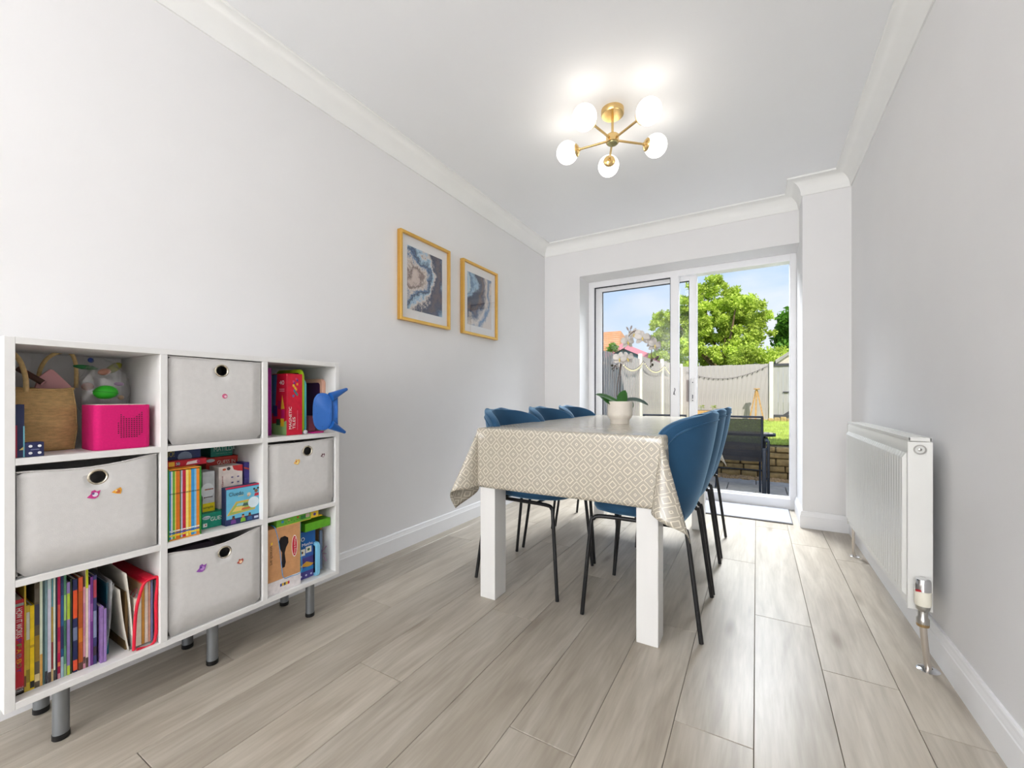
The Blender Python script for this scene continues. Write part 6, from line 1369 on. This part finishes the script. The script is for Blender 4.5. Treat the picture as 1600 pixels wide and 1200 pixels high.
def tree(label, base, clumps, n, size, m, seed, tr_=0.16, name='garden_tree', cat='tree'):
    t_ = thing(name, label, cat, base); R_ = random.Random(seed); top = max(c[2] for c in clumps) * 0.8; B = Vector(base)
    fork = B + Vector((0.05, 0, (top - B.z) * 0.42))
    MB().tube([B, fork.lerp(B, 0.5) + Vector((0.05, 0, 0)), fork], [tr_, tr_ * 0.85, tr_ * 0.7], 10).build('trunk', bark, t_, smooth=60)
    for c in clumps[::max(1, len(clumps) // 9)]:
        MB().tube([fork, fork.lerp(Vector(c[:3]), 0.5) + Vector((0, 0, -0.1)), Vector(c[:3])], [tr_ * 0.5, tr_ * 0.3, tr_ * 0.12], 7).build('branch', bark, t_, smooth=60)
    foliage('crown', t_, clumps, n, size, m, seed + 1); return t_
lg1 = leaf_mat('spring_green_leaves', (192, 212, 88)); lg2 = leaf_mat('mid_green_leaves', (104, 156, 50)); 
R_ = random.Random(11); cl_ = []
def cpx(px, py, Y): 
    dx = -math.sin(YAW) * F_PX + math.cos(YAW) * (px - CX); dy = math.cos(YAW) * F_PX + math.sin(YAW) * (px - CX); t_ = Y / dy
    return dx * t_, EYE + (HY - py) * t_
for px, py, r in ((1110, 455, .55), (1125, 462, .5), (1098, 475, .6), (1140, 480, .6), (1160, 470, .45), (1172, 485, .5), (1185, 500, .45), (1196, 492, .3), (1192, 520, .4), (1168, 515, .6), (1145, 510, .65), (1120, 500, .7), (1095, 505, .7), (1070, 490, .6), (1050, 495, .5), (1030, 498, .38), (1022, 510, .35), (1040, 520, .6), (1060, 530, .65), (1085, 540, .75), (1110, 540, .75), (1135, 545, .6), (1160, 545, .4), (1034, 545, .5), (1060, 562, .6), (1090, 570, .7), (1120, 572, .65), (1145, 570, .5), (1077, 462, .4), (1115, 440, .3), (1024, 560, .3), (1150, 530, .5)):
    x, z = cpx(px, py, 16.5)
    for q in range(max(3, int(r * r * 34))):
        a = R_.uniform(0, 2 * PI); rr = r * 0.95 * math.sqrt(R_.random()); cl_.append((x + rr * math.cos(a), 16.5 + R_.uniform(-0.8, 0.8), z + rr * math.sin(a), R_.uniform(0.13, 0.24)))
bx_, _ = cpx(1128, 580, 16.5)
tree('large bright green tree standing behind the rear fence', (bx_, 16.5, 0.0), cl_, 60000, 0.058, lg1, 21)
cl_ = []
for px, py, r in ((1240, 500, .5), (1232, 512, .4), (1224, 528, .35), (1236, 535, .5), (1250, 520, .7), (1226, 543, .3), (1260, 500, .7)):
    x, z = cpx(px, py, 17.5); cl_.append((x, 17.5 + R_.uniform(-0.4, 0.4), z, r))
tree('darker green tree at the right edge of the doorway view', (cl_[4][0], 17.5, 0.0), cl_, 5000, 0.10, lg2, 31, 0.1)
cl_ = []
for k in range(26):
    px = R_.uniform(1150, 1222); py = R_.uniform(545 + max(0, (1170 - px) * 0.5), 575); x, z = cpx(px, py, 15.0); cl_.append((x, 15.0 + R_.uniform(-0.3, 0.3), z, 0.30))
tree('low green shrub showing above the rear fence below the big tree', (-0.1, 15.0, 0.0), cl_, 6000, 0.05, lg1, 41, 0.05, name='garden_shrub', cat='shrub')
cl_ = [(*((lambda q: (q[0], 17.5, q[1]))(cpx(px, py, 17.5))), r) for px, py, r in ((958, 540, 0.16), (954, 546, 0.2), (962, 545, 0.16))]
tree('small green treetop left of the pink-edged outbuilding', (cl_[0][0], 17.5, 0.0), cl_, 500, 0.06, lg2, 43, 0.05)
# seedlings
for (x, y, z, lab) in ((-0.97, 11.9, 0.565, 'seedling with light green leaves in the timber planter'), (-1.25, 11.9, 0.565, 'smaller seedling at the left of the timber planter')):
    s_ = thing('seedling', lab, 'plant', (x, y, z))
    MB().tube([(x, y, z), (x, y, z + 0.10)], 0.006, 6).build('stem', lg2, s_)
    mb = MB()
    for k in range(9):
        a = k * 2.4; d = Vector((math.cos(a), math.sin(a), 0)); c = Vector((x, y, z + 0.06 + 0.007 * k)); vq = [mb.bm.verts.new(c), mb.bm.verts.new(c + d * 0.05 + Vector((-d.y, d.x, 0)) * 0.02 + Vector((0, 0, 0.02))), mb.bm.verts.new(c + d * 0.11), mb.bm.verts.new(c + d * 0.05 - Vector((-d.y, d.x, 0)) * 0.02 + Vector((0, 0, 0.02)))]; mb.bm.faces.new(vq)
    mb.build('leaves', lg1, s_)
# outbuilding with pink fascia beyond the left fence, terracotta roofed house, right shed
pk_m = mat('pink_fascia', (232, 150, 168), 0.5, var=0.03); gb_m = mat('slate_blue_boards', (96, 122, 134), 0.7, var=0.08)
PKY = 18.5; xa_, za_ = cpx(974, 536, PKY); xb_, zb_ = cpx(1047, 565.5, PKY); xc_ = 2 * xa_ - xb_
ob = thing('outbuilding', 'blue-grey outbuilding with a pink gable edge beyond the left fence', 'outbuilding', (xa_, PKY, 0))
MB().prism([(xc_ + 0.1, PKY + 0.05, 0.0), (xb_ - 0.1, PKY + 0.05, 0.0), (xb_ - 0.1, PKY + 0.05, zb_ - 0.05), (xa_, PKY + 0.05, za_ - 0.1), (xc_ + 0.1, PKY + 0.05, zb_ - 0.05)], (0, 3.0, 0)).build('wall', gb_m, ob)
for s_ in (-1, 1):
    e0 = Vector((xa_, PKY, za_)); e1 = Vector((xb_ if s_ > 0 else xc_, PKY, zb_)); dn = Vector((0, 0, -0.24))
    MB().prism([e0, e1, e1 + dn, e0 + dn], (0, -0.04, 0)).build('fascia', pk_m, ob)
    MB().prism([e0 + Vector((0, 0.01, 0)), e1 + Vector((0, 0.01, 0)), e1 + Vector((0, 0.01, -0.06)), e0 + Vector((0, 0.01, -0.06))], (0, 3.2, 0)).build('roof', roof_m, ob)
MB().box(xa_ - 0.3, xa_ + 0.6, PKY + 0.02, PKY + 0.06, 1.95, 2.20).build('window', mat('teal_pane', (60, 120, 130), 0.2), ob)
TY = 22.0
hx0, hz0 = cpx(915, 521, TY); hx1, hz1 = cpx(966, 556, TY); hxm, hzm = cpx(944, 520, TY)
hs_ = thing('neighbour_house', 'brick house with a terracotta tiled roof beyond the left fence', 'house', (hx0, TY, 0))
MB().box(hx0 - 4, hx1 - 0.2, TY + 0.4, TY + 6, 0, hz1).build('wall', bm_, hs_)
tile_m = mat('terracotta_tiles', (204, 152, 112), 0.85, var=0.15, scale=12)
MB().prism([(hx0 - 4, TY, hz1), (hx1, TY, hz1), (hxm, TY + 3.2, hz0 + 0.5), (hx0 - 4, TY + 3.2, hz0 + 0.5)], (0, 0, -0.12)).build('roof', tile_m, hs_)
MB().prism([(hx1, TY, hz1), (hx1, TY + 6.4, hz1), (hxm, TY + 3.2, hz0 + 0.5)], (0, 0, -0.12)).build('roof_end', tile_m, hs_)
mb = MB()
for k in range(12):
    u = (k + 0.5) / 12; mb.box(hx0 - 4, hx1 + (hxm - hx1) * u, TY + 3.2 * u - 0.02, TY + 3.2 * u + 0.02, hz1 + (hz0 + 0.5 - hz1) * u, hz1 + (hz0 + 0.5 - hz1) * u + 0.04)
o = mb.build('tile_courses', tile_m, hs_); o['kind'] = 'stuff'
# shed / gate at the right
SHY = 12.60
shd = thing('garden_shed', 'grey timber shed with a braced door at the right end of the rear fence', 'shed', (1.2, SHY, 0.3))
sh_m = mat('grey_shed_boards', (168, 166, 164), 0.8, var=0.08, scale=4, stretch=(8, 8, 0.6)); dk = mat('dark_ledge', (76, 76, 80), 0.8)
x = 0.372; k = 0
while x < 2.3:
    board_h = 1.36; o = MB().box(x, x + 0.103, SHY - 0.008 + 0.004 * (k % 2), SHY + 0.012, 0.36, 0.36 + board_h, bev=0.003).build('board', sh_m, shd); x += 0.108; k += 1
for z in (0.40, 1.02, 1.70): MB().box(0.38 if z != 1.02 else 0.58, 2.3, SHY - 0.04, SHY - 0.008, z, z + (0.06 if z != 1.02 else 0.03), bev=0.003).build('ledge', dk, shd)
MB().obox((0.95, SHY - 0.025, 0.72), (0.36, 0, 0.29), (-0.018, 0, 0.022), (0, 0.012, 0)).build('brace', dk, shd)
MB().box(0.372, 2.3, SHY - 0.06, SHY + 0.02, 0.24, 0.36).build('plinth', mat('gravel_board', (190, 176, 150), 0.9), shd)
MB().prism([(0.42, SHY, 1.76), (2.3, SHY, 1.76), (2.3, SHY, 2.6), (1.7, SHY, 2.75), (0.42, SHY, 1.86)], (0, 1.3, 0)).build('gable_wall', mat('cream_boards', (206, 198, 184), 0.8), shd)
MB().prism([(0.42, SHY - 0.06, 1.84), (1.75, SHY - 0.06, 2.84), (1.75, SHY - 0.06, 2.76), (0.42, SHY - 0.06, 1.76)], (0, 1.5, 0)).build('roof', mat('grey_fascia', (158, 156, 150), 0.8), shd)
MB().prism([(1.75, SHY - 0.12, 2.84), (3.2, SHY - 0.12, 1.80), (3.2, SHY - 0.12, 1.72), (1.75, SHY - 0.12, 2.76)], (0, 1.5, 0)).build('roof', mat('grey_fascia', (158, 156, 150), 0.8), shd)
rk = thing('log_edging', 'low rough stone edging at the foot of the grey shed', 'edging', (0.5, 12.1, LZ))
for k in range(9):
    x = 0.24 + 0.13 * k; mb = MB().box(x, x + 0.12, 11.95, 12.10, LZ + 0.02, LZ + 0.12 + 0.02 * (k % 3), bev=0.02, seg=2); mb.build('stone', st_m, rk)

# ---- garden furniture
gf_m = mat('charcoal_frame', (46, 52, 62), 0.4, metal=0.3, var=0.08); tx = bpy.data.materials.new('mesh_textilene'); tx.use_nodes = True; t = tx.node_tree; b = t.nodes['Principled BSDF']
b.inputs['Base Color'].default_value = rgb((34, 36, 44)); b.inputs['Roughness'].default_value = 0.7
o_ = t.nodes['Material Output']; tr = t.nodes.new('ShaderNodeBsdfTransparent'); mxs = t.nodes.new('ShaderNodeMixShader')
tcx = t.nodes.new('ShaderNodeTexCoord'); wv = t.nodes.new('ShaderNodeTexNoise'); wv.inputs['Scale'].default_value = 400; t.links.new(tcx.outputs['Object'], wv.inputs['Vector'])
rw = t.nodes.new('ShaderNodeValToRGB'); rw.color_ramp.elements[0].position = 0.36; rw.color_ramp.elements[0].color = (0.78, 0.78, 0.78, 1); rw.color_ramp.elements[1].position = 0.5; rw.color_ramp.elements[1].color = (0.97, 0.97, 0.97, 1); t.links.new(wv.outputs['Fac'], rw.inputs[0])
t.links.new(rw.outputs[0], mxs.inputs[0]); t.links.new(tr.outputs[0], mxs.inputs[1]); t.links.new(b.outputs[0], mxs.inputs[2]); t.links.new(mxs.outputs[0], o_.inputs[0])
def make_gchair():
    """faces +y, origin on the ground"""
    r = thing('garden_chair', 'x', 'garden chair', (0, 0, 0), 'charcoal folding garden chairs')
    w_ = 0.255
    for s_ in (-1, 1):
        MB().tube([(s_ * (w_ - 0.01), -0.29, 0.85), (s_ * (w_ - 0.01), -0.22, 0.44), (s_ * (w_ - 0.01), -0.20, 0.40)], 0.013, 8, sub=3).build('back_upright', gf_m, r, smooth=60)
        MB().tube([(s_ * w_, 0.25, 0.012), (s_ * w_, -0.16, 0.40)], 0.011, 8).build('leg', gf_m, r, smooth=60)
        MB().tube([(s_ * (w_ - 0.03), -0.27, 0.012), (s_ * (w_ - 0.03), 0.20, 0.40)], 0.011, 8).build('leg', gf_m, r, smooth=60)
        MB().box(s_ * (w_ + 0.035) - 0.02, s_ * (w_ + 0.035) + 0.02, -0.27, 0.24, 0.565, 0.587, bev=0.008, seg=2).build('armrest', gf_m, r, smooth=40)
        MB().tube([(s_ * (w_ + 0.03), 0.22, 0.565), (s_ * (w_ + 0.02), 0.24, 0.40)], 0.010, 8).build('arm_support', gf_m, r, smooth=60)
    for y_, z_, r_ in ((-0.29, 0.85, 0.012), (0.22, 0.41, 0.011), (-0.20, 0.40, 0.011), (0.0, 0.21, 0.008)): MB().tube([(-w_, y_, z_), (w_, y_, z_)], r_, 8).build('crossbar', gf_m, r, smooth=60)
    mb = MB(); mb.grid(lambda u, v: Vector((-w_ + 0.012 + (2 * w_ - 0.024) * u, -0.215 - 0.075 * v - 0.015 * math.sin(PI * u), 0.34 + 0.49 * v)), 8, 6); mb.build('backrest', tx, r, smooth=60)
    mb = MB(); mb.grid(lambda u, v: Vector((-w_ + 0.012 + (2 * w_ - 0.024) * u, -0.20 + 0.42 * v, 0.41 - 0.02 * math.sin(PI * u))), 8, 6); mb.build('seat', tx, r, smooth=60)
    return r
gc = make_gchair()
for k, (x, y, z, rz, lab) in enumerate(((-0.190, 5.72, GZ, 0, 'charcoal mesh garden chair with its back to the door, nearest the open gap'), (0.62, 5.72, GZ, PI / 2 + 0.1, 'charcoal garden chair side-on at the right end of the patio table'), (-1.00, 5.70, GZ, 0.05, 'charcoal garden chair glimpsed left of the door mullion')  )):
    o = gc if k == 0 else dup(gc)
    o.location = (x, y, z); o.rotation_euler = (0, 0, rz); o['label'] = lab
bpy.data.objects['garden_chair.002'].location.z = GZ
gt = thing('patio_table', 'low charcoal patio table with a rounded glass top', 'patio table', (-0.4, 6.0, GZ))
P = []
for cx_, cy_, st0 in ((0.20 - 0.12, 6.12 - 0.12, 0), (-1.1, 6.12 - 0.12, 90), (-1.1, 5.75 + 0.12, 180), (0.20 - 0.12, 5.75 + 0.12, 270)):
    for k in range(7): a = math.radians(st0 + 15 * k); P.append((cx_ + 0.12 * math.cos(a), cy_ + 0.12 * math.sin(a), 0.435))
MB().prism(P, (0, 0, 0.028), bev=0.006).build('rim', gf_m, gt, smooth=40)
MB().prism([((x + 0.5) * 0.96 - 0.5, (y - 5.93) * 0.88 + 5.93, 0.464) for x, y, z in P], (0, 0, 0.003)).build('glass_top', mat('grey_glass', (150, 156, 160), 0.1), gt)
for x in (-1.1, 0.08):
    for y in (5.83, 6.05): MB().tube([(x, y, 0.44), (x, y, GZ)], 0.014, 8).build('leg', gf_m, gt)
# tall flat post of the folded chair beside the door
pt = thing('folded_chair', 'folded charcoal garden chair standing upright beside the open gap', 'folded chair', (0.09, 5.32, GZ))
MB().box(0.052, 0.094, 5.28, 5.34, GZ, 0.345, bev=0.012, seg=3).build('leg', gf_m, pt, smooth=40)
MB().box(0.100, 0.128, 5.40, 5.46, GZ, 0.42, bev=0.010, seg=3).build('leg', gf_m, pt, smooth=40)
MB().tube([(0.075, 5.31, 0.30), (0.115, 5.43, 0.36)], 0.009, 8).build('hinge_bar', gf_m, pt)
MB().tube([(0.075, 5.31, 0.0), (0.115, 5.43, 0.0)], 0.009, 8).build('hinge_bar', gf_m, pt)
